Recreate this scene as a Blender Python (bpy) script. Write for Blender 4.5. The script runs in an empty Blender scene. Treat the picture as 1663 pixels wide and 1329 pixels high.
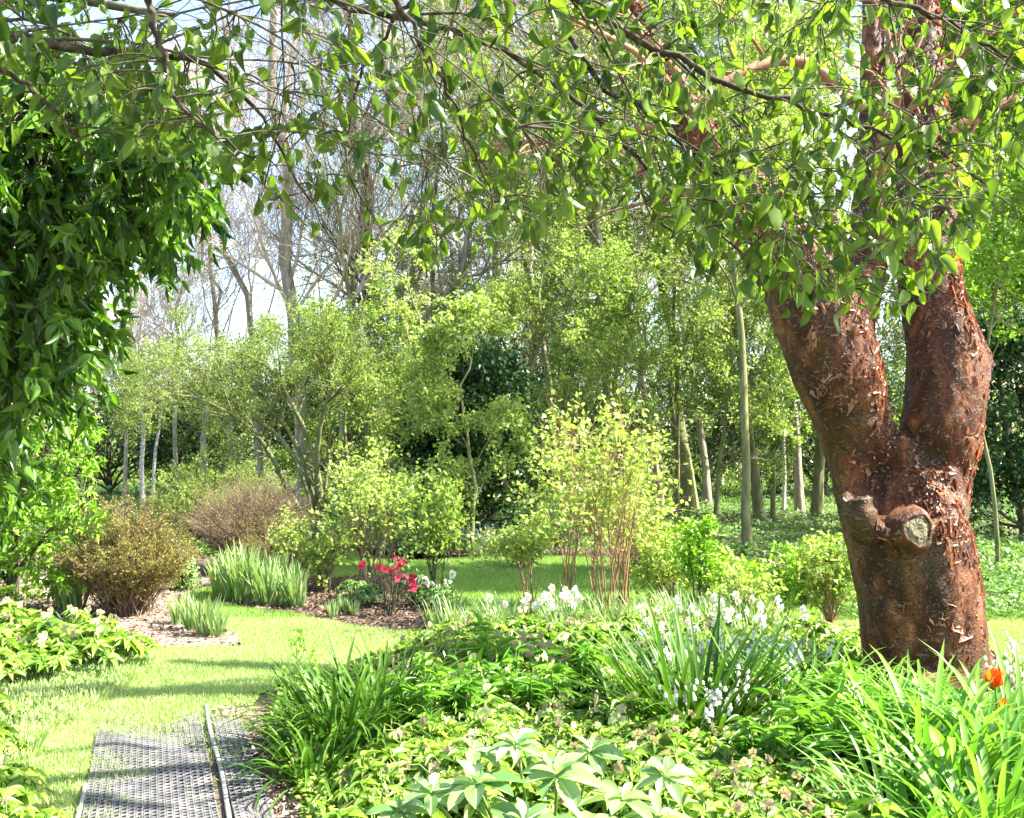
import bpy, math, random
import numpy as np
from mathutils import Vector

# ------------------------------------------------------------------ camera, world, sun, exposure
F = 1632.0          # focal length in photograph pixels (photo 1663 x 1329)
CAMH = 1.6
TH = math.atan((730 - 664.5) / F)
sc = bpy.context.scene
COL = sc.collection
cam = bpy.data.cameras.new("Camera"); camo = bpy.data.objects.new("Camera", cam); COL.objects.link(camo)
camo.location = (0, 0, CAMH); camo.rotation_euler = (math.pi / 2 + TH, 0, 0)
cam.sensor_width = 36; cam.lens = 36 * F / 1663; cam.clip_end = 500; cam.clip_start = 0.05
sc.camera = camo
SUN_EL, SUN_AZ = 47.0, -3.0         # azimuth measured from +X (picture right) towards +Y (away)
w = bpy.data.worlds.new("World"); sc.world = w; w.use_nodes = True
nt = w.node_tree; bg = nt.nodes['Background']
sky = nt.nodes.new('ShaderNodeTexSky'); sky.sky_type = 'NISHITA'; sky.sun_disc = False
sky.sun_elevation = math.radians(SUN_EL); sky.sun_rotation = math.radians(90 - SUN_AZ)
sky.air_density = 1.0; sky.dust_density = 2.0
nt.links.new(sky.outputs[0], bg.inputs[0]); bg.inputs[1].default_value = 0.12
sl = bpy.data.lights.new("Sun", 'SUN'); sl.energy = 5.0; sl.angle = math.radians(0.53); sl.color = (1.0, 0.94, 0.83)
so = bpy.data.objects.new("Sun", sl); COL.objects.link(so)
e, a_ = math.radians(SUN_EL), math.radians(SUN_AZ)
SDIR = Vector((math.cos(e) * math.cos(a_), math.cos(e) * math.sin(a_), math.sin(e)))
so.rotation_euler = SDIR.to_track_quat('Z', 'Y').to_euler()
sc.view_settings.view_transform = 'Standard'; sc.view_settings.look = 'None'
sc.view_settings.exposure = 2.35; sc.view_settings.gamma = 1.0
cy = sc.cycles if hasattr(sc, 'cycles') else None
try:
    sc.render.engine = 'CYCLES'
    sc.cycles.max_bounces = 7; sc.cycles.diffuse_bounces = 4; sc.cycles.transmission_bounces = 5
    sc.cycles.glossy_bounces = 2; sc.cycles.transparent_max_bounces = 4
    sc.cycles.use_denoising = True
    sc.cycles.sample_clamp_indirect = 8
except Exception:
    pass

# ------------------------------------------------------------------ pixel helpers
cT, sT = math.cos(TH), math.sin(TH)
def ray(px, py):
    u = (px - 831.5) / F; v = (664.5 - py) / F
    return np.array([u, cT - v * sT, sT + v * cT])
def G(px, py, z=0.0):
    d = ray(px, py); t = (z - CAMH) / d[2]
    return np.array([0, 0, CAMH]) + d * t
def U(px, py, Y):
    d = ray(px, py); return np.array([0, 0, CAMH]) + d * (Y / d[1])
def proj(P):
    P = np.asarray(P, float) - np.array([0, 0, CAMH])
    f_ = P[..., 1] * cT + P[..., 2] * sT; up = -P[..., 1] * sT + P[..., 2] * cT
    return 831.5 + F * P[..., 0] / f_, 664.5 - F * up / f_
def inpoly(x, y, poly):
    x = np.asarray(x); y = np.asarray(y); c = np.zeros(x.shape, bool); n = len(poly)
    for i in range(n):
        x1, y1 = poly[i]; x2, y2 = poly[(i + 1) % n]
        if y1 == y2: continue
        cond = ((y1 > y) != (y2 > y)) & (x < (x2 - x1) * (y - y1) / (y2 - y1) + x1)
        c ^= cond
    return c
def R(seed): return np.random.default_rng(seed)
def nz(v): return v / np.maximum(np.linalg.norm(v, axis=-1, keepdims=True), 1e-9)

# ------------------------------------------------------------------ materials
def newmat(name):
    m = bpy.data.materials.new(name); m.use_nodes = True
    n = m.node_tree.nodes; l = m.node_tree.links
    return m, n, l, n['Principled BSDF'], n['Material Output']
def leaf_mat(name, c1, c2, trans=0.42, rough=0.42, spec=0.45, ty=(1.0, 1.12, 0.5), c3=None):
    m, n, l, p, o = newmat(name)
    at = n.new('ShaderNodeAttribute'); at.attribute_name = 'v'
    rp = n.new('ShaderNodeValToRGB'); l.new(at.outputs['Fac'], rp.inputs[0])
    rp.color_ramp.elements[0].color = (*c1, 1); rp.color_ramp.elements[1].color = (*c2, 1)
    if c3:
        rp.color_ramp.elements[1].position = 0.9
        e_ = rp.color_ramp.elements.new(0.97); e_.color = (*c3, 1)
    l.new(rp.outputs[0], p.inputs['Base Color'])
    p.inputs['Roughness'].default_value = rough; p.inputs['Specular IOR Level'].default_value = spec
    tr = n.new('ShaderNodeBsdfTranslucent'); mu = n.new('ShaderNodeMix'); mu.data_type = 'RGBA'; mu.blend_type = 'MULTIPLY'
    mu.inputs['Factor'].default_value = 1; mu.inputs[7].default_value = (*ty, 1)
    l.new(rp.outputs[0], mu.inputs[6]); l.new(mu.outputs[2], tr.inputs[0])
    mx = n.new('ShaderNodeMixShader'); mx.inputs[0].default_value = trans
    l.new(p.outputs[0], mx.inputs[1]); l.new(tr.outputs[0], mx.inputs[2]); l.new(mx.outputs[0], o.inputs[0])
    return m
def noise_mat(name, cols, scale=8, stretch=(1, 1, 1), rough=0.85, bump=0.3, dist=0.02, detail=8, spec=0.2, positions=None):
    m, n, l, p, o = newmat(name)
    tc = n.new('ShaderNodeTexCoord'); mp = n.new('ShaderNodeMapping'); mp.inputs['Scale'].default_value = stretch
    l.new(tc.outputs['Object'], mp.inputs[0])
    no = n.new('ShaderNodeTexNoise'); no.inputs['Scale'].default_value = scale; no.inputs['Detail'].default_value = detail
    l.new(mp.outputs[0], no.inputs['Vector'])
    rp = n.new('ShaderNodeValToRGB'); els = rp.color_ramp.elements
    k = len(cols)
    while len(els) < k: els.new(0.5)
    for i, c in enumerate(cols):
        els[i].position = positions[i] if positions else 0.3 + 0.4 * i / (k - 1); els[i].color = (*c, 1)
    l.new(no.outputs[0], rp.inputs[0]); l.new(rp.outputs[0], p.inputs['Base Color'])
    p.inputs['Roughness'].default_value = rough; p.inputs['Specular IOR Level'].default_value = spec
    if bump:
        b = n.new('ShaderNodeBump'); b.inputs['Strength'].default_value = bump; b.inputs['Distance'].default_value = dist
        l.new(no.outputs[0], b.inputs['Height']); l.new(b.outputs[0], p.inputs['Normal'])
    return m
M = {}
M['leaf_over'] = leaf_mat('leaf_over', (0.05, 0.105, 0.016), (0.18, 0.29, 0.035), 0.55, 0.33, 0.5, (1.3, 1.35, 0.5))
M['leaf_dark'] = leaf_mat('leaf_dark', (0.018, 0.065, 0.01), (0.14, 0.28, 0.03), 0.42, 0.3, 0.45, (1.4, 1.5, 0.5))
M['leaf_lime'] = leaf_mat('leaf_lime', (0.13, 0.3, 0.02), (0.32, 0.52, 0.05), 0.45, 0.45)
M['leaf_pale'] = leaf_mat('leaf_pale', (0.24, 0.34, 0.07), (0.46, 0.56, 0.18), 0.5, 0.5, 0.3)
M['leaf_mid'] = leaf_mat('leaf_mid', (0.16, 0.26, 0.045), (0.34, 0.45, 0.11), 0.5, 0.5, 0.3)
M['leaf_holly'] = leaf_mat('leaf_holly', (0.018, 0.055, 0.014), (0.06, 0.14, 0.03), 0.15, 0.35, 0.45)
M['leaf_bronze'] = leaf_mat('leaf_bronze', (0.15, 0.15, 0.03), (0.32, 0.33, 0.07), 0.35, 0.5, 0.3, (1.2, 1.1, 0.5), (0.3, 0.14, 0.04))
M['leaf_strap'] = leaf_mat('leaf_strap', (0.035, 0.095, 0.01), (0.1, 0.21, 0.022), 0.32, 0.45, 0.25)
M['leaf_strapbright'] = leaf_mat('leaf_strapbright', (0.07, 0.21, 0.02), (0.23, 0.42, 0.06), 0.42, 0.38, 0.45)
M['leaf_iris'] = leaf_mat('leaf_iris', (0.16, 0.26, 0.09), (0.32, 0.42, 0.17), 0.35, 0.45, 0.4)
M['leaf_helle'] = leaf_mat('leaf_helle', (0.08, 0.18, 0.02), (0.32, 0.46, 0.075), 0.42, 0.38, 0.45, c3=(0.28, 0.26, 0.1))
M['leaf_big'] = leaf_mat('leaf_big', (0.11, 0.24, 0.06), (0.33, 0.46, 0.18), 0.36, 0.3, 0.6, c3=(.62, .7, .42))
M['leaf_cover'] = leaf_mat('leaf_cover', (0.07, 0.16, 0.035), (0.22, 0.36, 0.1), 0.35, 0.45, 0.4)
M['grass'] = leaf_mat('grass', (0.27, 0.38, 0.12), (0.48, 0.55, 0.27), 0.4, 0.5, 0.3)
M['petal_white'] = leaf_mat('petal_white', (0.75, 0.75, 0.68), (0.85, 0.85, 0.8), 0.35, 0.5, 0.3, (1, 1, 0.95))
M['petal_pink'] = leaf_mat('petal_pink', (0.4, 0.42, 0.2), (0.45, 0.3, 0.22), 0.35, 0.5, 0.3, (1, .9, .8))
M['petal_green'] = leaf_mat('petal_green', (0.5, 0.55, 0.25), (0.6, 0.6, 0.35), 0.35, 0.5, 0.3, (1, 1, .8))
M['petal_red'] = leaf_mat('petal_red', (0.42, 0.012, 0.06), (0.62, 0.06, 0.13), 0.35, 0.5, 0.3, (1, .8, .8))
M['petal_orange'] = leaf_mat('petal_orange', (0.8, 0.1, 0.01), (0.85, 0.25, 0.02), 0.4, 0.4, 0.3, (1, .8, .6))
M['petal_yellow'] = leaf_mat('petal_yellow', (0.7, 0.5, 0.03), (0.8, 0.6, 0.05), 0.4, 0.4, 0.3, (1, .9, .6))
M['petal_blue'] = leaf_mat('petal_blue', (0.3, 0.4, 0.75), (0.6, 0.65, 0.85), 0.4, 0.4, 0.3, (1, 1, 1))
M['bark_grey'] = noise_mat('bark_grey', [(0.15, 0.13, 0.095), (0.27, 0.24, 0.17), (0.4, 0.36, 0.27)], 14, (1, 1, 0.25), bump=0.5)
M['bark_moss'] = noise_mat('bark_moss', [(0.09, 0.1, 0.04), (0.17, 0.18, 0.07), (0.25, 0.23, 0.14)], 12, (1, 1, 0.25), bump=0.5)
M['bark_twig'] = noise_mat('bark_twig', [(0.4, 0.32, 0.22), (0.6, 0.49, 0.36)], 5, bump=0)
M['bark_birch'] = noise_mat('bark_birch', [(0.3, 0.28, 0.22), (0.62, 0.6, 0.54)], 9, (1, 1, 2.5), bump=0.1)
M['bark_dark'] = noise_mat('bark_dark', [(0.03, 0.028, 0.018), (0.09, 0.085, 0.05), (0.16, 0.16, 0.09)], 30, (1, 1, 0.5), bump=0.4, dist=0.005)
M['bark_lichen'] = noise_mat('bark_lichen', [(0.03, 0.026, 0.018), (0.065, 0.055, 0.035), (0.17, 0.17, 0.12)], 38, bump=0.4, dist=0.004, positions=[0.35, 0.55, 0.72])
M['stem_red'] = noise_mat('stem_red', [(0.2, 0.1, 0.06), (0.36, 0.22, 0.13)], 20, (1, 1, 0.3), bump=0)
M['stem_brown'] = noise_mat('stem_brown', [(0.1, 0.07, 0.05), (0.24, 0.17, 0.12)], 20, (1, 1, 0.3), bump=0)
M['stem_purple'] = noise_mat('stem_purple', [(0.13, 0.09, 0.07), (0.26, 0.19, 0.145)], 6, bump=0)
M['stem_green'] = noise_mat('stem_green', [(0.1, 0.18, 0.04), (0.18, 0.28, 0.07)], 20, bump=0, rough=0.5)
M['soil'] = noise_mat('soil', [(0.045, 0.032, 0.022), (0.11, 0.08, 0.055), (0.2, 0.15, 0.11)], 9, bump=0.8, dist=0.04)
M['mulch'] = noise_mat('mulch', [(0.1, 0.07, 0.055), (0.22, 0.165, 0.13), (0.4, 0.32, 0.26)], 28, bump=0.9, dist=0.03)
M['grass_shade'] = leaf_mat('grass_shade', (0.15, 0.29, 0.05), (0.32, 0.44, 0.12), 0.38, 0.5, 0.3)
M['chips'] = leaf_mat('chips', (0.12, 0.075, 0.05), (0.4, 0.31, 0.25), 0.0, 0.85, 0.1)
M['chips_dark'] = leaf_mat('chips_dark', (0.04, 0.026, 0.018), (0.26, 0.18, 0.13), 0.0, 0.85, 0.1)
M['cut_wood'] = noise_mat('cut_wood', [(0.04, 0.03, 0.018), (0.14, 0.11, 0.065), (0.3, 0.26, 0.18)], 30, bump=0.9, dist=0.015)

def lawn_material():
    m, n, l, p, o = newmat('lawn')
    tc = n.new('ShaderNodeTexCoord')
    a = n.new('ShaderNodeTexNoise'); a.inputs['Scale'].default_value = 1.3; a.inputs['Detail'].default_value = 4
    b = n.new('ShaderNodeTexNoise'); b.inputs['Scale'].default_value = 60; b.inputs['Detail'].default_value = 4
    l.new(tc.outputs['Object'], a.inputs['Vector']); l.new(tc.outputs['Object'], b.inputs['Vector'])
    r1 = n.new('ShaderNodeValToRGB'); r1.color_ramp.elements[0].color = (0.2, 0.31, 0.09, 1); r1.color_ramp.elements[1].color = (0.36, 0.45, 0.18, 1)
    r1.color_ramp.elements[0].position = .35; r1.color_ramp.elements[1].position = .65
    r2 = n.new('ShaderNodeValToRGB'); r2.color_ramp.elements[0].color = (0.55, 0.6, 0.5, 1); r2.color_ramp.elements[1].color = (1.15, 1.15, 1.1, 1)
    l.new(a.outputs[0], r1.inputs[0]); l.new(b.outputs[0], r2.inputs[0])
    mu = n.new('ShaderNodeMix'); mu.data_type = 'RGBA'; mu.blend_type = 'MULTIPLY'; mu.inputs['Factor'].default_value = 1
    l.new(r1.outputs[0], mu.inputs[6]); l.new(r2.outputs[0], mu.inputs[7]); l.new(mu.outputs[2], p.inputs['Base Color'])
    bp = n.new('ShaderNodeBump'); bp.inputs['Strength'].default_value = .6; bp.inputs['Distance'].default_value = .02
    l.new(b.outputs[0], bp.inputs['Height']); l.new(bp.outputs[0], p.inputs['Normal']); p.inputs['Roughness'].default_value = .8
    p.inputs['Specular IOR Level'].default_value = .2
    return m
M['lawn'] = lawn_material()

def maple_bark():
    m, n, l, p, o = newmat('maple_bark')
    tc = n.new('ShaderNodeTexCoord')
    def noise(scale, st, det=6, dis=0.0):
        mp = n.new('ShaderNodeMapping'); mp.inputs['Scale'].default_value = st; l.new(tc.outputs['Object'], mp.inputs[0])
        x = n.new('ShaderNodeTexNoise'); x.inputs['Scale'].default_value = scale; x.inputs['Detail'].default_value = det
        x.inputs['Distortion'].default_value = dis
        l.new(mp.outputs[0], x.inputs['Vector']); return x
    def ramp(src, stops):
        r = n.new('ShaderNodeValToRGB'); els = r.color_ramp.elements
        while len(els) < len(stops): els.new(.5)
        for i, (q, c) in enumerate(stops): els[i].position = q; els[i].color = (*c, 1)
        l.new(src, r.inputs[0]); return r
    a = noise(7, (1, 1, .45), 7, .6); b = noise(26, (1, 1, 1.3), 7, 1.2); c = noise(3.2, (1, 1, .7), 4)
    base = ramp(a.outputs[0], [(.3, (0.02, 0.008, 0.004)), (.48, (0.075, 0.024, 0.009)), (.6, (0.17, 0.058, 0.02)), (.72, (0.32, 0.14, 0.06))])
    fl = ramp(b.outputs[0], [(.52, (0, 0, 0)), (.6, (1, 1, 1))])
    mx = n.new('ShaderNodeMix'); mx.data_type = 'RGBA'; mx.inputs[7].default_value = (0.3, 0.18, 0.1, 1)
    k = n.new('ShaderNodeMath'); k.operation = 'MULTIPLY'; k.inputs[1].default_value = .45; l.new(fl.outputs[0], k.inputs[0])
    l.new(k.outputs[0], mx.inputs['Factor']); l.new(base.outputs[0], mx.inputs[6])
    mo = ramp(c.outputs[0], [(.5, (0, 0, 0)), (.64, (1, 1, 1))])
    m2 = n.new('ShaderNodeMix'); m2.data_type = 'RGBA'; m2.inputs[7].default_value = (0.085, 0.075, 0.025, 1)
    k2 = n.new('ShaderNodeMath'); k2.operation = 'MULTIPLY'; k2.inputs[1].default_value = .4; l.new(mo.outputs[0], k2.inputs[0])
    l.new(k2.outputs[0], m2.inputs['Factor']); l.new(mx.outputs[2], m2.inputs[6]); l.new(m2.outputs[2], p.inputs['Base Color'])
    ad = n.new('ShaderNodeMath'); ad.operation = 'ADD'; l.new(fl.outputs[0], ad.inputs[0]); l.new(a.outputs[0], ad.inputs[1])
    bp = n.new('ShaderNodeBump'); bp.inputs['Strength'].default_value = 1; bp.inputs['Distance'].default_value = .03
    l.new(ad.outputs[0], bp.inputs['Height']); l.new(bp.outputs[0], p.inputs['Normal'])
    p.inputs['Roughness'].default_value = .6; p.inputs['Specular IOR Level'].default_value = .25
    return m
M['maple_bark'] = maple_bark()
M['flake'] = leaf_mat('flake', (0.1, 0.035, 0.015), (0.5, 0.31, 0.2), 0.25, 0.45, 0.4, (1.2, .6, .35))
M['flake_orange'] = leaf_mat('flake_orange', (0.8, 0.16, 0.02), (0.85, 0.2, 0.02), 0.55, 0.5, 0.3, (1, .5, .2))
M['mat_plastic'] = noise_mat('mat_plastic', [(0.07, 0.07, 0.078), (0.12, 0.12, 0.125), (0.2, 0.19, 0.18)], 12, bump=.2, rough=.6, dist=.003)
M['mat_strip'] = noise_mat('mat_strip', [(0.2, 0.2, 0.19), (0.34, 0.335, 0.31)], 20, bump=.1, rough=.5, dist=.002)

# ------------------------------------------------------------------ object helpers
def tag(o, label=None, cat=None, group=None, kind=None):
    if label: o['label'] = label
    if cat: o['category'] = cat
    if group: o['group'] = group
    if kind: o['kind'] = kind
    return o
def empty(name, loc=(0, 0, 0), label=None, cat=None, group=None):
    o = bpy.data.objects.new(name, None); COL.objects.link(o); o.location = Vector([float(q) for q in loc]); o.empty_display_size = .1
    return tag(o, label, cat, group)
def copy_tree(o, parent=None):
    c = o.copy(); COL.objects.link(c)
    if parent is not None: c.parent = parent
    for ch in list(KIDS.get(o.name, [])): 
        d = copy_tree(ch, c); KIDS.setdefault(c.name, []).append(d)
    return c
KIDS = {}
def link(name, me, mat, parent=None, kind=None, label=None):
    o = bpy.data.objects.new(name, me); COL.objects.link(o)
    if mat is not None: me.materials.append(M[mat] if isinstance(mat, str) else mat)
    if parent is not None: o.parent = parent; KIDS.setdefault(parent.name, []).append(o)
    return tag(o, label, None, None, kind)
def raw_mesh(V, Fq, v=None, smooth=False, k=4):
    """V (n,3), Fq (m,k) faces, v per-face value"""
    me = bpy.data.meshes.new('mesh')
    V = np.asarray(V, np.float32); Fq = np.asarray(Fq, np.int32); n, m = len(V), len(Fq)
    me.vertices.add(n); me.vertices.foreach_set('co', V.ravel())
    me.loops.add(m * k); me.loops.foreach_set('vertex_index', Fq.ravel())
    me.polygons.add(m); me.polygons.foreach_set('loop_start', np.arange(m, dtype=np.int32) * k)
    if smooth: me.polygons.foreach_set('use_smooth', np.ones(m, bool))
    if v is not None:
        at = me.attributes.new('v', 'FLOAT', 'FACE'); at.data.foreach_set('value', np.asarray(v, np.float32))
    me.update(calc_edges=True)
    return me
class MB:
    """collects quads"""
    def __init__(s): s.V = []; s.F = []; s.v = []; s.n = 0
    def add(s, V, Fq, v=None):
        V = np.asarray(V, float).reshape(-1, 3); Fq = np.asarray(Fq).reshape(-1, 4)
        s.V.append(V); s.F.append(Fq + s.n); s.n += len(V)
        s.v.append(np.full(len(Fq), .5) if v is None else np.broadcast_to(v, (len(Fq),)))
    def mesh(s, smooth=False): return raw_mesh(np.concatenate(s.V), np.concatenate(s.F), np.concatenate(s.v), smooth)
    def build(s, name, mat, parent=None, smooth=False, kind=None, label=None):
        return link(name, s.mesh(smooth), mat, parent, kind, label)
# leaf templates: verts (x across -.5...5, y along 0..1, z normal), quads
def tmpl_leaf(nl=4, pw=1.0, fold=.12, curl=.18, point=.55, wave=0.0):
    V = []; Fq = []
    for i in range(nl + 1):
        t = i / nl
        wd = (math.sin(math.pi * min(1, (t ** point)) ) ** pw) * .5 if 0 < i < nl else .015
        z = -curl * t * t
        wv = wave * math.sin(t * 9)
        V += [(-wd, t, z + fold * wd * 2 + wv), (0, t, z), (wd, t, z + fold * wd * 2 - wv)]
    for i in range(nl):
        a = i * 3
        Fq += [(a, a + 1, a + 4, a + 3), (a + 1, a + 2, a + 5, a + 4)]
    return np.array(V, float), np.array(Fq)
T_OVAL = tmpl_leaf(6, .75, .16, .22, .85, .015)
T_LANCE = tmpl_leaf(5, 1.0, .22, .25, .75)
T_OBOV = tmpl_leaf(6, .7, .12, .2, 1.35)
def tmpl_big():
    V = []; q = []; cs = [-1, -.6, -.06, .06, .6, 1]; n = 10
    for i in range(n + 1):
        t = i / n; wd = max(.02, math.sin(math.pi * t ** 1.25) ** .7) * .5 if 0 < i < n else .02
        for c in cs: V.append((c * wd, t, -.3 * t * t + .12 * abs(c) ** 1.3 * wd * 2 + (.012 * math.sin(t * 34 - abs(c) * 5) * (abs(c) > .3)) - (.012 if abs(c) < .1 else 0)))
    for i in range(n):
        for j in range(5): a = i * 6 + j; q.append((a, a + 1, a + 7, a + 6))
    return np.array(V, float), np.array(q)
T_BIG = tmpl_big()
T_SMALL = (np.array([(0, 0, 0), (-.45, .5, .1), (0, 1, -.1), (.45, .5, .1)], float), np.array([(0, 3, 2, 1)]))
def put_leaves(mb, pos, a, nrm, L, W, T, v=None, rng=None):
    pos = np.asarray(pos, float); N = len(pos)
    if N == 0: return
    a = nz(a); s = nz(np.cross(a, nrm)); n_ = np.cross(s, a)
    L = np.broadcast_to(L, (N,))[:, None, None]; W = np.broadcast_to(W, (N,))[:, None, None]
    tv, tf = T; q = len(tv)
    V = pos[:, None, :] + s[:, None, :] * tv[None, :, 0:1] * W * L + a[:, None, :] * tv[None, :, 1:2] * L + n_[:, None, :] * tv[None, :, 2:3] * L
    Fq = tf[None] + (np.arange(N) * q)[:, None, None]
    if v is None: v = rng.random(N)
    mb.add(V.reshape(-1, 3), Fq.reshape(-1, 4), np.repeat(v, len(tf)))
def tubes(mb, P, Rr, m=5, v=.5):
    """P (N,K,3), Rr (N,K)"""
    P = np.asarray(P, float)
    if P.ndim == 2: P = P[None]; Rr = np.asarray(Rr, float)[None]
    N, K, _ = P.shape
    if N == 0: return
    T = np.empty_like(P); T[:, 1:-1] = P[:, 2:] - P[:, :-2]; T[:, 0] = P[:, 1] - P[:, 0]; T[:, -1] = P[:, -1] - P[:, -2]
    T = nz(T)
    mean = nz(P[:, -1] - P[:, 0])
    ref = np.where(np.abs(mean[:, 2:3]) > .8, np.array([[1., 0, 0]]), np.array([[0, 0, 1.]]))[:, None, :]
    A = nz(np.cross(T, np.broadcast_to(ref, T.shape))); B = np.cross(T, A)
    th = np.arange(m) * 2 * math.pi / m
    V = P[:, :, None, :] + Rr[:, :, None, None] * (A[:, :, None, :] * np.cos(th)[None, None, :, None] + B[:, :, None, :] * np.sin(th)[None, None, :, None])
    i = np.arange(K - 1)[:, None] * m; j = np.arange(m)[None]; j2 = (j + 1) % m
    q = np.stack([i + j, i + j2, i + m + j2, i + m + j], -1).reshape(-1, 4)
    Fq = q[None] + (np.arange(N) * K * m)[:, None, None]
    mb.add(V.reshape(-1, 3), Fq.reshape(-1, 4), v)
def at_t(P, t):
    """interpolate polylines P (N,K,3[or no last]) at t (N,)"""
    K = P.shape[1]; f = np.clip(t, 0, .999) * (K - 1); i = f.astype(int); fr = (f - i)
    n = np.arange(len(P))
    if P.ndim == 3: return P[n, i] * (1 - fr)[:, None] + P[n, i + 1] * fr[:, None], nz(P[n, i + 1] - P[n, i])
    return P[n, i] * (1 - fr) + P[n, i + 1] * fr
def poly_from(start, d, L, K, wig, up, rng):
    N = len(start); P = np.empty((N, K, 3)); P[:, 0] = start; d = nz(d); st = (np.broadcast_to(L, (N,)) / (K - 1))[:, None]
    for k in range(1, K):
        d = nz(d + wig * rng.normal(size=(N, 3)) + np.array([0, 0, up]))
        P[:, k] = P[:, k - 1] + d * st
    return P
def taper(r0, K, end=.25): return np.asarray(r0)[:, None] * np.linspace(1, end, K)[None]
def grow(P, Rr, n, t0, t1, ang, L, K, wig, up, rr, rng, jit=.25, shrink=.5, end=.25):
    N = len(P); idx = np.repeat(np.arange(N), n); t = rng.uniform(t0, t1, N * n)
    p, T = at_t(P[idx], t); r = at_t(Rr[idx], t) * rr
    x = rng.normal(size=(N * n, 3)); u = nz(x - (x * T).sum(-1, keepdims=True) * T)
    an = ang + jit * rng.normal(size=N * n)
    d = np.cos(an)[:, None] * T + np.sin(an)[:, None] * u
    LL = L * (1 - shrink * (t - t0) / max(t1 - t0, 1e-3)) * rng.uniform(.65, 1.25, N * n)
    C = poly_from(p, d, LL, K, wig, up, rng)
    return C, taper(r, K, end)
def scatter_on(P, n, t0, t1, rng):
    idx = np.repeat(np.arange(len(P)), n); t = rng.uniform(t0, t1, len(idx))
    return at_t(P[idx], t)
def leaves_on(mb, P, n, t0, t1, L, W, T, rng, droop=.2, along=.6, upn=.8, jL=.3, off=0.0):
    p, t = scatter_on(P, n, t0, t1, rng); N = len(p)
    p = p + off * rng.normal(size=(N, 3))
    a = along * t + nz(rng.normal(size=(N, 3))) - droop * np.array([0, 0, 1.])
    nr = rng.normal(size=(N, 3)) * .6 + upn * np.array([0, 0, 1.])
    put_leaves(mb, p, a, nr, L * rng.uniform(1 - jL, 1 + jL, N), W * rng.uniform(.85, 1.15, N), T, None, rng)
def bez(A, B, C, K):
    t = np.linspace(0, 1, K)[None, :, None]
    return (1 - t) ** 2 * A[:, None] + 2 * t * (1 - t) * B[:, None] + t * t * C[:, None]
def smooth_path(pts, K):
    """Catmull-Rom through pts (n,d) -> (K,d)"""
    p = np.asarray(pts, float); p = np.vstack([2 * p[0] - p[1], p, 2 * p[-1] - p[-2]]); n = len(p) - 3
    out = []
    for s in np.linspace(0, n - 1e-6, K):
        i = int(s); t = s - i; a, b, c, d = p[i:i + 4]
        out.append(.5 * ((2 * b) + (-a + c) * t + (2 * a - 5 * b + 4 * c - d) * t * t + (-a + 3 * b - 3 * c + d) * t ** 3))
    return np.array(out)

# strap leaves
def straps(mb, N, L, Wd, rng, base_r=.06, tilt=.5, droop=1.2, K=7, fold=.25, az=None, jl=.25, origin=(0, 0, 0), vv=None):
    az = rng.uniform(0, 2 * math.pi, N) if az is None else az
    out = np.stack([np.cos(az), np.sin(az), np.zeros(N)], -1); up = np.array([0, 0, 1.])
    br = base_r * np.sqrt(rng.random(N))
    P0 = np.asarray(origin) + out * br[:, None]
    LL = L * rng.uniform(1 - jl, 1 + jl, N); th = np.abs(rng.normal(tilt, tilt * .5, N)); dr = droop * rng.uniform(.3, 1.5, N)
    tw = rng.normal(0, .35, N); side = np.cross(out, up)
    P = np.empty((N, K, 3)); P[:, 0] = P0; D = np.empty((N, K, 3))
    for k in range(K):
        t = k / (K - 1); ang = th + dr * t * t
        d = out * np.sin(ang)[:, None] + up * np.cos(ang)[:, None] + side * (tw * t)[:, None]
        D[:, k] = nz(d)
        if k: P[:, k] = P[:, k - 1] + D[:, k] * (LL / (K - 1))[:, None]
    P[:, :, 2] = np.maximum(P[:, :, 2], .01 + .01 * rng.random((N, 1)))
    t = np.linspace(0, 1, K); wd = Wd * np.clip(1.1 * (1 - t ** 3.0) * (.7 + .5 * t), .03, 1) * .5
    S = nz(np.cross(D, np.broadcast_to(up + .01, D.shape))); Nn = np.cross(S, D)
    wdj = wd[None, :] * rng.uniform(.75, 1.2, N)[:, None]
    A = P - S * wdj[..., None] + Nn * (fold * wdj)[..., None]; B = P; C = P + S * wdj[..., None] + Nn * (fold * wdj)[..., None]
    V = np.stack([A, B, C], 2).reshape(N, K * 3, 3)
    i = np.arange(K - 1)[:, None] * 3
    q = np.concatenate([np.stack([i, i + 1, i + 4, i + 3], -1), np.stack([i + 1, i + 2, i + 5, i + 4], -1)], 1).reshape(-1, 4)
    Fq = q[None] + (np.arange(N) * K * 3)[:, None, None]
    v = rng.random(N) if vv is None else np.full(N, vv)
    mb.add(V.reshape(-1, 3), Fq.reshape(-1, 4), np.repeat(v, len(q)))
    return P

# ------------------------------------------------------------------ ground
def structure(name, me, mat): return link(name, me, mat, None, 'structure')
def flat_poly(pts, z):
    import bmesh
    bm = bmesh.new(); vs = [bm.verts.new((float(p[0]), float(p[1]), z)) for p in pts]
    f = bm.faces.new(vs); bmesh.ops.triangulate(bm, faces=[f])
    for f in bm.faces:
        if f.normal.z < 0: f.normal_flip()
    me = bpy.data.meshes.new('m'); bm.to_mesh(me); bm.free(); return me
def wobble(pts, per=9, amp=.05, seed=1):
    p = [np.asarray(q)[:2] for q in pts]; p.append(p[0]); q = smooth_path(p, per * len(p))[:-1]
    return q + R(seed).normal(size=q.shape) * amp
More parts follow.
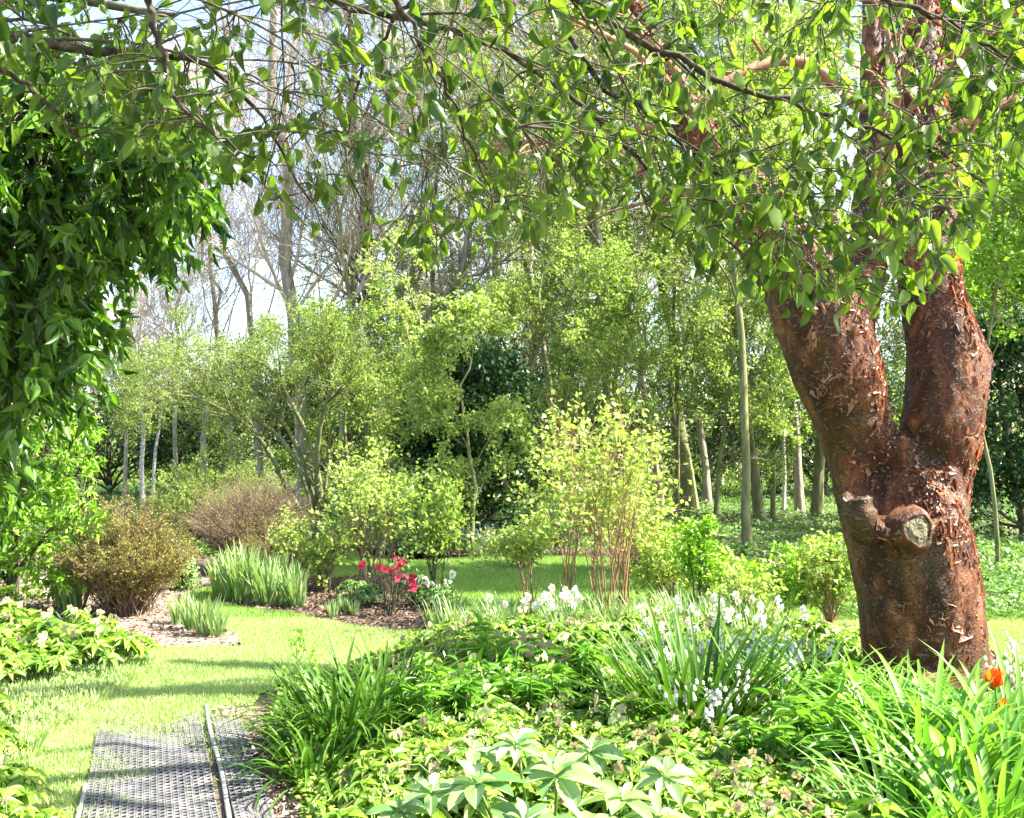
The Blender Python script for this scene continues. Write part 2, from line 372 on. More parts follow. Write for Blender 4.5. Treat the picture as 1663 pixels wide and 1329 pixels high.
# the ground as one large sheet with a little relief
gx = np.concatenate([np.linspace(-150, -22, 12), np.linspace(-20, 20, 161), np.linspace(22, 150, 12)])
gy = np.concatenate([np.linspace(-60, 0, 6), np.linspace(1, 40, 157), np.linspace(45, 250, 14)])
GX, GY = np.meshgrid(gx, gy)
GZ = -.012 - .02 * np.abs(np.sin(GX * 2.1 + GY * .7) * np.sin(GY * 1.7 - GX)) 
ny, nx = GX.shape; ii = (np.arange(ny - 1)[:, None] * nx + np.arange(nx - 1)[None]).ravel()
structure('ground', raw_mesh(np.stack([GX, GY, GZ], -1).reshape(-1, 3), np.stack([ii, ii + 1, ii + nx + 1, ii + nx], -1), None, True), 'soil')
def gp(*a): return [G(x, y)[:2] for x, y in a]
lawn_front = wobble([np.array([-6.5, 2.5]), np.array([-1.2, 2.5])] + gp((405, 1300), (395, 1215), (440, 1120), (560, 1090), (650, 1068), (655, 1052), (750, 1030), (1000, 1012), (1420, 1050), (1750, 1130), (1750, 1000), (1400, 990), (1180, 945), (1080, 912), (820, 906), (640, 912), (520, 885), (440, 890), (470, 960), (350, 955), (300, 975), (390, 1042), (340, 1052), (215, 1055), (205, 1090), (40, 1120), (-200, 1180)) , 8, .02, 3)
structure('lawn', flat_poly(lawn_front, .004), 'lawn')
isl = wobble(gp((345, 978), (400, 990), (470, 998), (560, 1016), (650, 1027), (725, 1022), (745, 1000), (700, 975), (690, 945), (600, 935), (520, 945), (500, 925), (430, 905), (380, 930)), 8, .02, 4)
structure('mulch_bed', flat_poly(isl, .012), 'soil')
lbed = wobble(gp((210, 1057), (300, 1052), (392, 1044), (330, 1005), (290, 985), (310, 965), (330, 940), (150, 930), (-100, 960), (-200, 1080), (100, 1075)), 8, .02, 5)
structure('mulch_bed', flat_poly(lbed, .012), 'mulch')
worn = wobble(gp((405, 1420), (395, 1300), (385, 1210), (350, 1165), (400, 1150), (440, 1190), (470, 1260), (560, 1300), (600, 1420)), 8, .015, 6)
structure('soil_patch', flat_poly(worn, .013), 'mulch')
MDd = nz((G(332, 1145) - G(372, 1329))[:2][None])[0]; MSs = np.array([MDd[1], -MDd[0]]); MOo = G(372, 1329)[:2] - MDd * 1.4
structure('soil_patch', flat_poly(wobble([MOo + MDd * a + MSs * b for a, b in ((0, -.6), (1.5, -.6), (2.6, -.57), (3.1, -.3), (3.2, 0), (2.9, .27), (0, .29))], 8, .01, 8), .009), 'soil')
# wood chips
def chips(name, poly, n, seed, label, mat='chips'):
    rng = R(seed); poly = np.asarray(poly); lo, hi = poly.min(0), poly.max(0)
    p = rng.uniform(lo, hi, (n * 3, 2)); p = p[inpoly(p[:, 0], p[:, 1], poly) & ~((((p - MOo) @ MSs) < .2) & (((p - MOo) @ MSs) > -.63) & (((p - MOo) @ MDd) < 3.0))][:n]; N = len(p)
    pos = np.column_stack([p, .014 + .02 * rng.random(N)]); a = np.column_stack([rng.normal(size=(N, 2)), .25 * rng.normal(size=N)])
    mb = MB(); put_leaves(mb, pos, a, np.column_stack([.4 * rng.normal(size=(N, 2)), np.ones(N)]), rng.uniform(.02, .06, N), rng.uniform(.25, .8, N), T_SMALL, None, rng)
    o = mb.build(name, mat, None); tag(o, label, 'mulch', None, 'stuff')
chips('wood_chips', isl, 9000, 11, 'brown wood chips covering the middle mulch bed', 'chips_dark')
chips('wood_chips', lbed, 9000, 12, 'pale pinkish wood chips on the left mulch bed')
chips('wood_chips', worn, 2500, 13, 'dry bark litter along the edge of the mat path')
# grass blades
def blades(poly, n, seed, lo, hi, name, label, clip=None, ylim=(0, 99), mat='grass'):
    rng = R(seed); poly = np.asarray(poly); b0, b1 = poly.min(0), poly.max(0)
    b0[1] = max(b0[1], ylim[0]); b1[1] = min(b1[1], ylim[1])
    p = rng.uniform(b0, b1, (n, 2)); p = p[inpoly(p[:, 0], p[:, 1], poly) & ~inpoly(p[:, 0], p[:, 1], isl) & ~inpoly(p[:, 0], p[:, 1], lbed)]
    x, y = proj(np.column_stack([p, np.zeros(len(p))])); p = p[(x > -80) & (x < 1740) & (y < 1400)]
    if clip is not None: p = p[clip(p, rng)]
    N = len(p); pos = np.column_stack([p, np.full(N, .003)])
    a = np.column_stack([.55 * rng.normal(size=(N, 2)), np.ones(N)]); T = (np.array([(-.5, 0, 0), (.5, 0, 0), (.15, 1, 0), (-.1, 1, 0)], float), np.array([(0, 1, 2, 3)]))
    cl = .5 + .5 * np.sin(p[:, 0] * 3.1 + 1.3 * np.sin(p[:, 1] * 2.3)) * np.sin(p[:, 1] * 2.7 + np.sin(p[:, 0] * 1.9))
    v = np.clip(.65 * rng.random(N) + .35 * cl, 0, 1)
    mb = MB(); put_leaves(mb, pos, a, np.column_stack([rng.normal(size=(N, 2)), np.full(N, .3)]), rng.uniform(lo, hi, N), rng.uniform(.1, .2, N), T, v)
    o = mb.build(name, mat, None); tag(o, label, 'grass', None, 'stuff')
# the mesh mat runs from near the camera up the path
MA, MBp = G(150, 1329)[:2], G(176, 1195)[:2]          # left edge
MD = nz((G(332, 1145) - G(372, 1329))[:2][None])[0]; MS = np.array([MD[1], -MD[0]])
MO = G(372, 1329)[:2] - MD * 1.4
def mat_uv(p): q = p - MO; return q @ MD, q @ MS
def mat_clip(p, rng):
    u_, v_ = mat_uv(p); on = (v_ > -.62) & (v_ < .3) & (u_ < 3.45)
    nn_ = .5 + .5 * np.sin(p[:, 0] * 9 + np.sin(p[:, 1] * 7) * 2) * np.sin(p[:, 1] * 8)
    edge = np.clip((u_ - 2.1 + .6 * nn_) / 1.2, 0, 1) * 1.1 + np.clip((-v_ - .33 + .12 * nn_) / .25, 0, 1) * .5 + .06 * nn_
    keep = rng.random(len(p)) < np.clip(edge ** 1.5 * .8, .015, 1)
    return ~on | keep
blades(lawn_front, 900000, 21, .02, .045, 'grass', 'short bright mown grass on the lawn path near the mat', mat_clip, (3.8, 9.5))
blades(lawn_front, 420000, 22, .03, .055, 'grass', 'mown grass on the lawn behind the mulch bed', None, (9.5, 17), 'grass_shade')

def litter():
    rng = R(28); lo, hi = lawn_front.min(0), lawn_front.max(0); p = rng.uniform(lo, hi, (2600, 2)); p = p[inpoly(p[:, 0], p[:, 1], lawn_front)]; N = len(p)
    mb = MB(); put_leaves(mb, np.column_stack([p, rng.uniform(.02, .035, N)]), np.column_stack([rng.normal(size=(N, 2)), .2 * rng.normal(size=N)]), rng.normal(size=(N, 3)) * .4 + [0, 0, 1], rng.uniform(.015, .045, N), rng.uniform(.3, .7, N), T_SMALL, None, rng)
    o = mb.build('fallen_leaves', 'chips', None); tag(o, 'small dead leaves scattered over the lawn', 'leaf litter', None, 'stuff')
litter()
# ------------------------------------------------------------------ mat
def make_mat():
    root = empty('path_mat', (MO[0], MO[1], .004), 'grey slotted plastic mat laid over the grass path', 'mat')
    def panel(v0, v1, u1, z):
        cw, cl = .031, .042; nu = int(u1 / cl); nv = int((v1 - v0) / cw); mb = MB()
        su = [0, .2, .8, 1]; sv = [0, .2, .8, 1]
        u = (np.arange(nu)[:, None] + np.zeros((1, nv))).ravel(); v = (np.arange(nv)[None] + np.zeros((nu, 1))).ravel()
        rgg = R(9); kp = (u * cl < 3.0 + .35 * rgg.random(len(u)) + .35 * np.sin(v * .35 + 1)) ; u, v = u[kp], v[kp]
        off = (v % 2) * .5
        quads = []; V = []
        for a in range(4):
            for b in range(4):
                uu = (u + su[a] + off) * cl; vv = v0 + (v + sv[b]) * cw
                V.append(np.stack([MS[0] * vv + MD[0] * uu, MS[1] * vv + MD[1] * uu, z + .005 * np.sin(uu * 3) + .006 * np.sin(uu * 7 + vv * 9) - .02 * np.clip(uu - 2.7, 0, 9)], -1))
        V = np.stack(V, 1)
        q = [(a * 4 + b, a * 4 + b + 1, (a + 1) * 4 + b + 1, (a + 1) * 4 + b) for a in range(3) for b in range(3) if not (a == 1 and b == 1)]
        Fq = np.array(q)[None] + (np.arange(len(u)) * 16)[:, None, None]
        mb.add(V.reshape(-1, 3), Fq.reshape(-1, 4)); return mb
    o = panel(-.6, -.02, 3.6, .022).build('mesh_panel', 'mat_plastic', root)
    s = o.modifiers.new('s', 'SOLIDIFY'); s.thickness = .006
    o = panel(.02, .2, 3.2, .022).build('mesh_panel', 'mat_plastic', root)
    s = o.modifiers.new('s', 'SOLIDIFY'); s.thickness = .006
    def strip(v0, u1, w):
        us = np.linspace(0, u1, 40); rr = R(5); mb = MB()
        vs = v0 + .006 * np.sin(us * 4)
        c = np.stack([MS[0] * vs + MD[0] * us, MS[1] * vs + MD[1] * us, .027 + .005 * np.sin(us * 3)], -1)
        prof = [(-w, -.006), (-w * .85, .003), (w * .85, .003), (w, -.006)]
        V = np.stack([c + np.array([MS[0] * a, MS[1] * a, b]) for a, b in prof], 1).reshape(-1, 3)
        i = np.arange(39) * 4
        for k in range(3): mb.add(V, np.stack([i + k, i + k + 1, i + k + 5, i + k + 4], -1)) if k == 0 else mb.F.append(np.stack([i + k, i + k + 1, i + k + 5, i + k + 4], -1)) or mb.v.append(np.full(39, .5))
        mb.build('edge_strip', 'mat_strip', root)
    strip(0.0, 3.35, .011); strip(-.615, 2.0, .010)
make_mat()

# ------------------------------------------------------------------ maple (paperbark)
def hull_tube(path, K, m=20, seed=0, amp=.04):
    """path: list of (xl, xr, py, Y) px edges; tube with its own real radius"""
    pts = []
    for xl, xr, py, Y in path:
        c = U((xl + xr) / 2, py, Y); r = (xr - xl) / 2 * Y / F; pts.append([*c, r])
    s = smooth_path(pts, K); rng = R(seed)
    P = s[:, :3]; r = s[:, 3] * (1 + amp * np.sin(np.linspace(0, 9, K) + seed))
    mb = MB(); tubes(mb, P[None], r[None], m)
    # caps
    for e_, rev in ((0, 1), (K - 1, 0)):
        ring = mb.V[0][e_ * m:(e_ + 1) * m]; c = ring.mean(0)
        V = np.vstack([ring, c]); q = [(i, (i + 1) % m, m, m) for i in range(m)]
        mb.add(V, np.array([(a, b, c_, c_) for a, b, c_, _ in q]))
    return mb, P, r
MY = 6.7
def maple():
    base = G(1505, 1130); root = empty('paperbark_maple', (float(base[0]), float(base[1]), 0), 'large maple with peeling red-brown bark forking into three limbs beside the bed', 'tree')
    loc = np.array([base[0], base[1], 0])
    import bmesh
    parts = []
    tr, P0, r0 = hull_tube([(1372, 1640, 1165, MY), (1412, 1604, 1110, MY), (1400, 1592, 1010, MY - .02), (1384, 1578, 905, MY - .06), (1372, 1566, 858, MY - .04), (1365, 1562, 822, MY + .1), (1362, 1548, 765, MY + .12), (1385, 1522, 740, MY + .1), (1410, 1498, 722, MY + .08), (1438, 1474, 706, MY + .08)], 34, 24, 1, .015)
    la, P1, r1 = hull_tube([(1370, 1520, 830, MY + .14), (1345, 1462, 740, MY + .12), (1322, 1440, 680, MY + .08), (1292, 1430, 610, MY), (1262, 1412, 540, MY - .02), (1240, 1375, 460, MY - .05), (1205, 1320, 400, MY - .1), (1165, 1260, 330, MY - .15), (1120, 1190, 250, MY - .2), (1070, 1120, 150, MY - .3), (1000, 1040, 10, MY - .5), (900, 930, -200, MY - .8)], 40, 20, 2, .02)
    lb, P2, r2 = hull_tube([(1300, 1420, 620, MY + .05), (1325, 1420, 540, MY + .1), (1370, 1436, 440, MY + .15), (1385, 1446, 350, MY + .2), (1395, 1442, 200, MY + .3), (1398, 1436, 50, MY + .4), (1400, 1432, -150, MY + .6)], 30, 16, 3, .03)
    lc, P3, r3 = hull_tube([(1430, 1568, 830, MY + .12), (1450, 1578, 760, MY + .14), (1466, 1592, 690, MY + .08), (1474, 1600, 620, MY + .1), (1478, 1594, 570, MY + .1), (1470, 1566, 500, MY + .12), (1456, 1550, 410, MY + .15), (1452, 1548, 320, MY + .2), (1460, 1540, 200, MY + .3), (1468, 1528, 50, MY + .4), (1475, 1520, -150, MY + .5)], 40, 20, 4, .02)
    # collar ridge round the front under the fork
    cr = smooth_path([[*U(1378, 806, MY - .16), .05], [*U(1398, 836, MY - .33), .055], [*U(1440, 862, MY - .4), .055], [*U(1492, 864, MY - .4), .095], [*U(1540, 842, MY - .3), .07], [*U(1560, 815, MY - .14), .05]], 24)
    rg = MB(); tubes(rg, cr[None, :, :3], cr[None, :, 3], 10)
    bulge = smooth_path([[*U(1560, 560, MY + .1), .1], [*U(1583, 585, MY + .1), .11], [*U(1575, 620, MY + .1), .1]], 6)
    tubes(rg, bulge[None, :, :3], bulge[None, :, 3], 10)
    rts = MB()
    for (x, y, x2, y2, r_) in ((1420, 1090, 1360, 1165, .12), (1590, 1080, 1650, 1150, .13), (1500, 1090, 1490, 1180, .16), (1560, 1090, 1585, 1170, .12)):
        A = U(x, y, MY - .1); B = G(x2, y2)
        pth = smooth_path([[*A, r_], [*((A + B) / 2 + np.array([0, 0, -.04])), r_ * .9], [B[0], B[1], -.05, r_ * .5]], 8)
        tubes(rts, pth[None, :, :3], pth[None, :, 3], 10)
    mb = MB()
    for q in (tr, la, lb, lc, rg, rts): mb.add(np.concatenate(q.V), np.concatenate(q.F))
    me = mb.mesh()
    import bmesh
    bm = bmesh.new(); bm.from_mesh(me)
    bmesh.ops.remove_doubles(bm, verts=bm.verts, dist=.0005)
    bmesh.ops.holes_fill(bm, edges=[e_ for e_ in bm.edges if e_.is_boundary], sides=40)
    bm.to_mesh(me); bm.free()
    tmp = bpy.data.objects.new('tmp', me); COL.objects.link(tmp)
    rm = tmp.modifiers.new('r', 'REMESH'); rm.mode = 'VOXEL'; rm.voxel_size = .018
    sm = tmp.modifiers.new('s', 'SMOOTH'); sm.iterations = 12; sm.factor = .6
    dg = bpy.context.evaluated_depsgraph_get(); me2 = bpy.data.meshes.new_from_object(tmp.evaluated_get(dg)); bpy.data.objects.remove(tmp)
    n = len(me2.vertices); co = np.empty(n * 3, np.float32); me2.vertices.foreach_get('co', co); co = co.reshape(-1, 3)
    no = np.empty(n * 3, np.float32); me2.vertices.foreach_get('normal', no); no = no.reshape(-1, 3)
    from mathutils import noise as mn
    dsp = np.array([mn.noise(Vector((c[0] * 4, c[1] * 4, c[2] * 2.5))) * .022 + mn.noise(Vector((c[0] * 14, c[1] * 14, c[2] * 8))) * .010 + abs(mn.noise(Vector((c[0] * 30, c[1] * 30, c[2] * 22)))) * .008 for c in co.tolist()])
    # hollow between limb and stub
    for hx, hy, am, rad in ((1455, 765, .05, .17),):
        hol = U(hx, hy, MY - .25); d = np.linalg.norm((co - hol) * np.array([1, .8, 1.2]), axis=1); dsp -= am * np.exp(-(d / rad) ** 2)
    co2 = co + no * dsp[:, None]
    hx, hy = proj(co2); front = np.clip((MY + .1 - co2[:, 1]) / .2, 0, 1)
    wh = np.exp(-((hx - 1460) / 68) ** 2 - (np.maximum(0, 815 - hy) / 62) ** 2) / (1 + np.exp(np.clip((hy - 840 + 6 * np.sin(hx * .09)) / 4, -30, 30)))
    co2[:, 1] += .27 * wh * front
    me2.vertices.foreach_set('co', (co2 - loc).astype(np.float32).ravel()); me2.update()
    for p in me2.polygons: p.use_smooth = True
    me2.materials.clear(); trunk = link('trunk', me2, 'maple_bark', root)
    # peeling flakes: curls of bark on the surface, one countless layer
    rng = R(77); Tcurl = []
    K = 5; V = []; q = []
    for i in range(K):
        t = i / (K - 1); an = t * 1.9; wq = 1 - .35 * t * t; V += [((-.5 + .12 * math.sin(i * 2)) * wq, .62 * math.sin(an), (1 - math.cos(an)) * .3), ((.5 - .1 * math.sin(i * 3)) * wq, .62 * math.sin(an), (1 - math.cos(an)) * .3)]
    for i in range(K - 1): q.append((2 * i, 2 * i + 1, 2 * i + 3, 2 * i + 2))
    TC = (np.array(V), np.array(q))
    vis = (co2[:, 2] > .2) & (co2[:, 2] < 5.2)
    idx = np.nonzero(vis)[0]
    cl = np.array([mn.noise(Vector((c[0] * 3.5, c[1] * 3.5, c[2] * 2.2))) for c in co2[idx].tolist()])
    right = no[idx] @ np.array([.9, -.2, .2])
    w_ = np.clip(.25 + .9 * cl + .45 * right, .02, 1.2) ** 2; w_ /= w_.sum()
    pick = rng.choice(idx, 9000, p=w_)
    nn = no[pick]; x = rng.normal(size=nn.shape) * np.array([1, 1, .5]); tan = nz(x - (x * nn).sum(-1, keepdims=True) * nn)
    fb = MB(); N = len(pick)
    put_leaves(fb, co2[pick] - loc - nn * .002, tan, nn, rng.uniform(.008, .026, N) * rng.choice([1, 1, 1, 1.8], N), rng.uniform(.8, 2.4, N), TC, None, rng)
    fb.build('peeling_bark', 'flake', root, kind='stuff')
    big = MB(); A = U(1551, 425, MY - .02)
    put_leaves(big, np.array([A - loc, A - loc + [0, 0, .02]]), np.array([[.3, -.2, -.9], [.6, -.1, .4]]), np.array([[.2, -1, .1], [0, -1, .2]]), np.array([.075, .05]), np.array([.9, .9]), TC, None, rng)
    big.build('bark_curl', 'flake_orange', root, label='bright orange curl of bark lit from behind')
    # cut stub and knot
    st = MB(); c0 = U(1408, 850, MY - .3); c1 = U(1385, 800, MY - .42)
    pth = smooth_path([[*U(1410, 868, MY - .3), .11], [*U(1398, 838, MY - .36), .1], [*U(1393, 812, MY - .36), .082]], 8)
    pr = pth[:, :3] - loc
    tubes(st, pr[None], pth[None, :, 3] * (1 + .07 * np.sin(np.arange(8) * 2)), 14)
    so_ = st.build('branch_stub', 'maple_bark', root, True)
    ring = st.V[0][-14:]; c = ring.mean(0); cp = MB(); hh = nz((pr[-1] - pr[-2])[None])[0]
    jag = ring + hh * (.05 * R(3).random((14, 1)) - .01); inner = c + (ring - c) * .75 - hh * .012
    V = np.vstack([ring, jag, inner, c - hh * .03]); Q = []
    for i in range(14):
        j = (i + 1) % 14; Q += [(i, j, 14 + j, 14 + i), (14 + i, 14 + j, 28 + j, 28 + i), (28 + i, 28 + j, 42, 42)]
    me = bpy.data.meshes.new('c'); me.from_pydata(V.tolist(), [], [tuple(dict.fromkeys(f)) for f in Q]); cap = link('cut_face', me, 'cut_wood', so_)
    kn = MB(); kc = U(1491, 861, MY - .5) - loc; nrm = nz(np.array([[.12, -1, .12]]))[0]; sx = nz(np.cross(nrm, [0, 0, 1.])[None])[0]; sz = np.cross(sx, nrm)
    th = np.arange(20) * 2 * math.pi / 20; rings = [(.155, .13), (.128, .045), (.106, .008), (.09, -.004), (.08, .004)]
    V = []
    for r_, d_ in rings:
        for i, t in enumerate(th): 
            w2 = 1 + .08 * math.sin(3 * t + 1) + .04 * math.sin(7 * t); V.append(kc + (sx * math.cos(t) + sz * math.sin(t) * 1.08) * r_ * w2 - nrm * d_)
    Q = [(a * 20 + i, a * 20 + (i + 1) % 20, (a + 1) * 20 + (i + 1) % 20, (a + 1) * 20 + i) for a in range(4) for i in range(20)]
    kn.add(V, Q); ko = kn.build('knot_collar', 'maple_bark', root, True)
    V = [kc + nrm * .002 + (V_ - kc - nrm * .004) * .99 for V_ in V[-20:]] ; V2 = [kc + (v - kc) * .5 + nrm * .006 for v in V]; V3 = [kc - nrm * .004]
    me = bpy.data.meshes.new('k'); Q = [(i, (i + 1) % 20, 20 + (i + 1) % 20, 20 + i) for i in range(20)] + [(20 + i, 20 + (i + 1) % 20, 40) for i in range(20)]
    me.from_pydata([list(map(float, v)) for v in V + V2 + V3], [], Q)
    m, n, l, p, o_ = newmat('knot_wood'); tcn = n.new('ShaderNodeTexCoord'); mp = n.new('ShaderNodeVectorMath'); mp.operation = 'SUBTRACT'; mp.inputs[1].default_value = [float(q) for q in kc + sx * .012]
    l.new(tcn.outputs['Object'], mp.inputs[0]); sp = n.new('ShaderNodeSeparateXYZ'); l.new(mp.outputs[0], sp.inputs[0])
    at = n.new('ShaderNodeMath'); at.operation = 'ARCTAN2'; l.new(sp.outputs[2], at.inputs[0]); l.new(sp.outputs[0], at.inputs[1])
    ln = n.new('ShaderNodeVectorMath'); ln.operation = 'LENGTH'; l.new(mp.outputs[0], ln.inputs[0])
    cb = n.new('ShaderNodeCombineXYZ'); l.new(at.outputs[0], cb.inputs[0]); l.new(ln.outputs['Value'], cb.inputs[1]); mpp = n.new('ShaderNodeMapping'); mpp.inputs['Scale'].default_value = (1.9, 26, 1); l.new(cb.outputs[0], mpp.inputs[0])
    nn1 = n.new('ShaderNodeTexNoise'); nn1.inputs['Scale'].default_value = 1.8; nn1.inputs['Detail'].default_value = 8; nn1.inputs['Distortion'].default_value = .8; l.new(mpp.outputs[0], nn1.inputs['Vector'])
    mp2 = n.new('ShaderNodeMapping'); mp2.inputs['Scale'].default_value = (.5, 90, 1); l.new(cb.outputs[0], mp2.inputs[0]); nn2 = n.new('ShaderNodeTexNoise'); nn2.inputs['Scale'].default_value = 2; nn2.inputs['Detail'].default_value = 2; l.new(mp2.outputs[0], nn2.inputs['Vector'])
    rr1 = n.new('ShaderNodeValToRGB'); rr1.color_ramp.elements[0].position = .4; rr1.color_ramp.elements[0].color = (.015, .011, .006, 1); rr1.color_ramp.elements[1].position = .5; rr1.color_ramp.elements[1].color = (.27, .24, .13, 1); l.new(nn1.outputs[0], rr1.inputs[0])
    rr2 = n.new('ShaderNodeValToRGB'); rr2.color_ramp.elements[0].position = .35; rr2.color_ramp.elements[0].color = (.5, .5, .4, 1); rr2.color_ramp.elements[1].position = .65; rr2.color_ramp.elements[1].color = (1, 1, 1, 1); l.new(nn2.outputs[0], rr2.inputs[0])
    mm = n.new('ShaderNodeMix'); mm.data_type = 'RGBA'; mm.blend_type = 'MULTIPLY'; mm.inputs['Factor'].default_value = 1; l.new(rr1.outputs[0], mm.inputs[6]); l.new(rr2.outputs[0], mm.inputs[7]); l.new(mm.outputs[2], p.inputs['Base Color'])
    bb_ = n.new('ShaderNodeBump'); bb_.inputs['Strength'].default_value = 1; bb_.inputs['Distance'].default_value = .01; l.new(nn1.outputs[0], bb_.inputs['Height']); l.new(bb_.outputs[0], p.inputs['Normal']); p.inputs['Roughness'].default_value = .8
    link('cut_face', me, m, ko)
    # upper branches and young crown, mostly above the frame
    rng = R(5); br = MB(); cr_ = MB()
    allP = [(P1, r1, .62), (P2, r2, .5), (P3, r3, .55)]
    for P, r, t0 in allP:
        C, CR = grow(P[None], r[None], 5, t0, 1.0, .8, 1.5, 9, .16, .05, .28, rng)
        D, DR = grow(C, CR, 4, .25, 1, .7, .8, 6, .2, .0, .45, rng)
        E, ER = grow(D, DR, 2, .3, 1, .7, .4, 4, .2, .0, .6, rng)
        for a, b, m in ((C, CR, 6), (D, DR, 4), (E, ER, 3)): tubes(br, a - loc, b, m)
        hi = E[E[:, -1, 2] > 4.9]
        leaves_on(cr_, hi - loc, 7, .2, 1, .045, .6, T_SMALL, rng)
    # one long reddish low branch to the left, as in the photograph
    pth = smooth_path([[*U(1400, 175, MY + .1), .05], [*U(1300, 100, MY), .04], [*U(1200, 120, MY - .2), .033], [*U(1100, 190, MY - .3), .026], [*U(960, 225, MY - .4), .02], [*U(800, 235, MY - .5), .012]], 16)
    tubes(br, pth[None, :, :3] - loc, pth[None, :, 3], 6)
    C, CR = grow(pth[None, :, :3], pth[None, :, 3], 9, .3, 1, .7, .7, 6, .15, -.02, .5, rng); tubes(br, C - loc, CR, 4)
    br.build('branches', 'stem_red', root); cr_.build('crown', 'leaf_mid', root)
maple()

# ------------------------------------------------------------------ overhanging tree, close to the camera
def over_boundary(px):
    xs = [-100, 0, 150, 300, 400, 480, 560, 620, 700, 800, 900, 980, 1060, 1150, 1250, 1330, 1400, 1480, 1560, 1663, 1760]
    ys = [230, 220, 240, 260, 330, 395, 330, 450, 440, 400, 400, 345, 400, 470, 500, 520, 520, 520, 430, 270, 250]
    return np.interp(px, xs, ys)
def overhang():
    loc = np.array([-2.6, -.4, 0]); root = empty('overhanging_tree', loc, 'tree whose oval-leaved drooping branches hang across the top of the view', 'tree')
    rng = R(31)
    tb = MB(); tp = smooth_path([[-2.6, -.4, -.1, .2], [-2.55, -.3, 1.2, .16], [-2.3, 0, 2.4, .14], [-1.6, .6, 3.5, .1], [-.6, 1.4, 4.2, .08], [.8, 2.4, 4.8, .07], [2.6, 3.2, 5.2, .04]], 40)
    tubes(tb, tp[None, :, :3] - loc, tp[None, :, 3], 14); tb.build('trunk', 'bark_lichen', root, True)
    limbs = [
        ([(-420, -60, 1.6), (-150, 50, 2.3), (0, 62, 2.7), (120, 80, 2.85), (240, 84, 3.0), (345, 112, 3.1), (430, 200, 3.2), (500, 330, 3.25)], .016),
        ([(150, -330, 2.2), (380, -80, 2.7), (530, 0, 2.9), (650, 28, 3.0), (770, 60, 3.05), (900, 130, 3.1), (1020, 240, 3.15), (1110, 330, 3.2), (1220, 420, 3.2), (1300, 440, 3.2)], .012),
        ([(560, -330, 2.3), (820, -80, 2.7), (1000, 40, 2.8), (1140, 120, 2.85), (1290, 170, 2.9), (1420, 215, 2.9), (1530, 250, 2.95), (1640, 330, 3.0)], .011),
        ([(700, -300, 2.3), (860, -60, 2.9), (960, 120, 3.0), (1060, 190, 3.1), (1180, 300, 3.1), (1290, 350, 3.1), (1400, 400, 3.1), (1500, 350, 3.1)], .009),
        ([(1150, -330, 2.2), (1350, -60, 2.6), (1520, 30, 2.7), (1663, 110, 2.8), (1800, 200, 2.8)], .009),
        ([(100, -330, 2.0), (220, -60, 2.4), (260, 60, 2.5), (300, 180, 2.6), (420, 260, 2.7)], .012),
        ([(350, -300, 2.2), (600, -60, 2.5), (700, 100, 2.7), (760, 220, 2.8), (800, 340, 2.9)], .008),
        ([(900, -250, 2.4), (700, -40, 2.8), (600, 100, 3.0), (560, 260, 3.1), (640, 400, 3.1)], .007),
        ([(-250, -200, 2.0), (-60, 60, 2.6), (60, 150, 2.7), (160, 270, 2.8)], .012),
    ]
    lb = []; LP = []; LR = []
    trunk_pts = tp[:, :3]
    bm_ = MB()
    for pts, r in limbs:
        w3 = [U(*p) for p in pts]
        j = np.argmin(np.linalg.norm(trunk_pts - w3[0], axis=1)); w3 = [trunk_pts[j]] + w3
        rr = np.interp(np.linspace(0, 1, len(w3)), [0, .35, 1], [1.5, 1, .22]) * r
        s = smooth_path(np.column_stack([w3, rr]), 40)
        LP.append(s[:, :3]); LR.append(s[:, 3])
        m1 = MB()
        nzv = R(int(r * 1e4)).normal(size=(40, 3)) * .006; LP[-1] = LP[-1] + nzv
        tubes(m1, (LP[-1] - loc)[None], LR[-1][None], 9); m1.build('limb', 'bark_lichen', root, True)
    # high limbs out of frame: their shadows cross the mat
    for k, (x0, y0, z0, x1, y1, z1, r) in enumerate(((-.6, 1.6, 4.3, 3.6, 4.75, 4.9, .075), (.2, 2.1, 4.6, 3.2, 4.35, 5.4, .06), (.0, 2.0, 4.5, 2.6, 5.6, 5.2, .022), (1.0, 2.6, 4.8, 4.2, 4.2, 6.2, .07), (-.5, 1.6, 4.4, 2.4, 5.1, 4.6, .035))):
        s = smooth_path([[x0, y0, z0, r], [x0 * .6 + x1 * .4, y0 * .2 + y1 * .8, z0 * .7 + z1 * .3, r], [x1 * .8 + x0 * .2, y1 + .05, z1 - .15, r * .8], [x1, y1, z1, r * .6]], 16)
        m1 = MB(); tubes(m1, s[None, :, :3] - loc, s[None, :, 3], 8); m1.build('limb', 'bark_lichen', root, True)
    LP = np.array(LP); LR = np.array(LR)
    # long thin sweeping branches
    S, SR = [], []
    C, CR = grow(LP, LR, 16, .28, 1.0, .55, .95, 12, .10, -.045, .42, rng, shrink=.35)
    CR = np.maximum(CR, .0022); 
    x, y = proj(C[:, -1]); ok = (y < over_boundary(x) + 20) ; C, CR = C[ok], CR[ok]
    D, DR = grow(C, CR, 5, .25, 1, .6, .42, 8, .13, -.06, .6, rng, shrink=.3); DR = np.maximum(DR, .0014)
    x, y = proj(D[:, -1]); ok = (y < over_boundary(x) + 10); D, DR = D[ok], DR[ok]
    E, ER = grow(D, DR, 2, .3, 1, .6, .16, 5, .15, -.08, .7, rng); ER = np.maximum(ER, .0011)
    x, y = proj(E[:, -1]); ok = (y < over_boundary(x)); E, ER = E[ok], ER[ok]
    b = MB(); tubes(b, C - loc, CR, 6); b.build('branches', 'bark_dark', root, True)
    b = MB(); tubes(b, D - loc, DR, 4); tubes(b, E - loc, ER, 3); b.build('twigs', 'bark_dark', root, True)
    lf = MB()
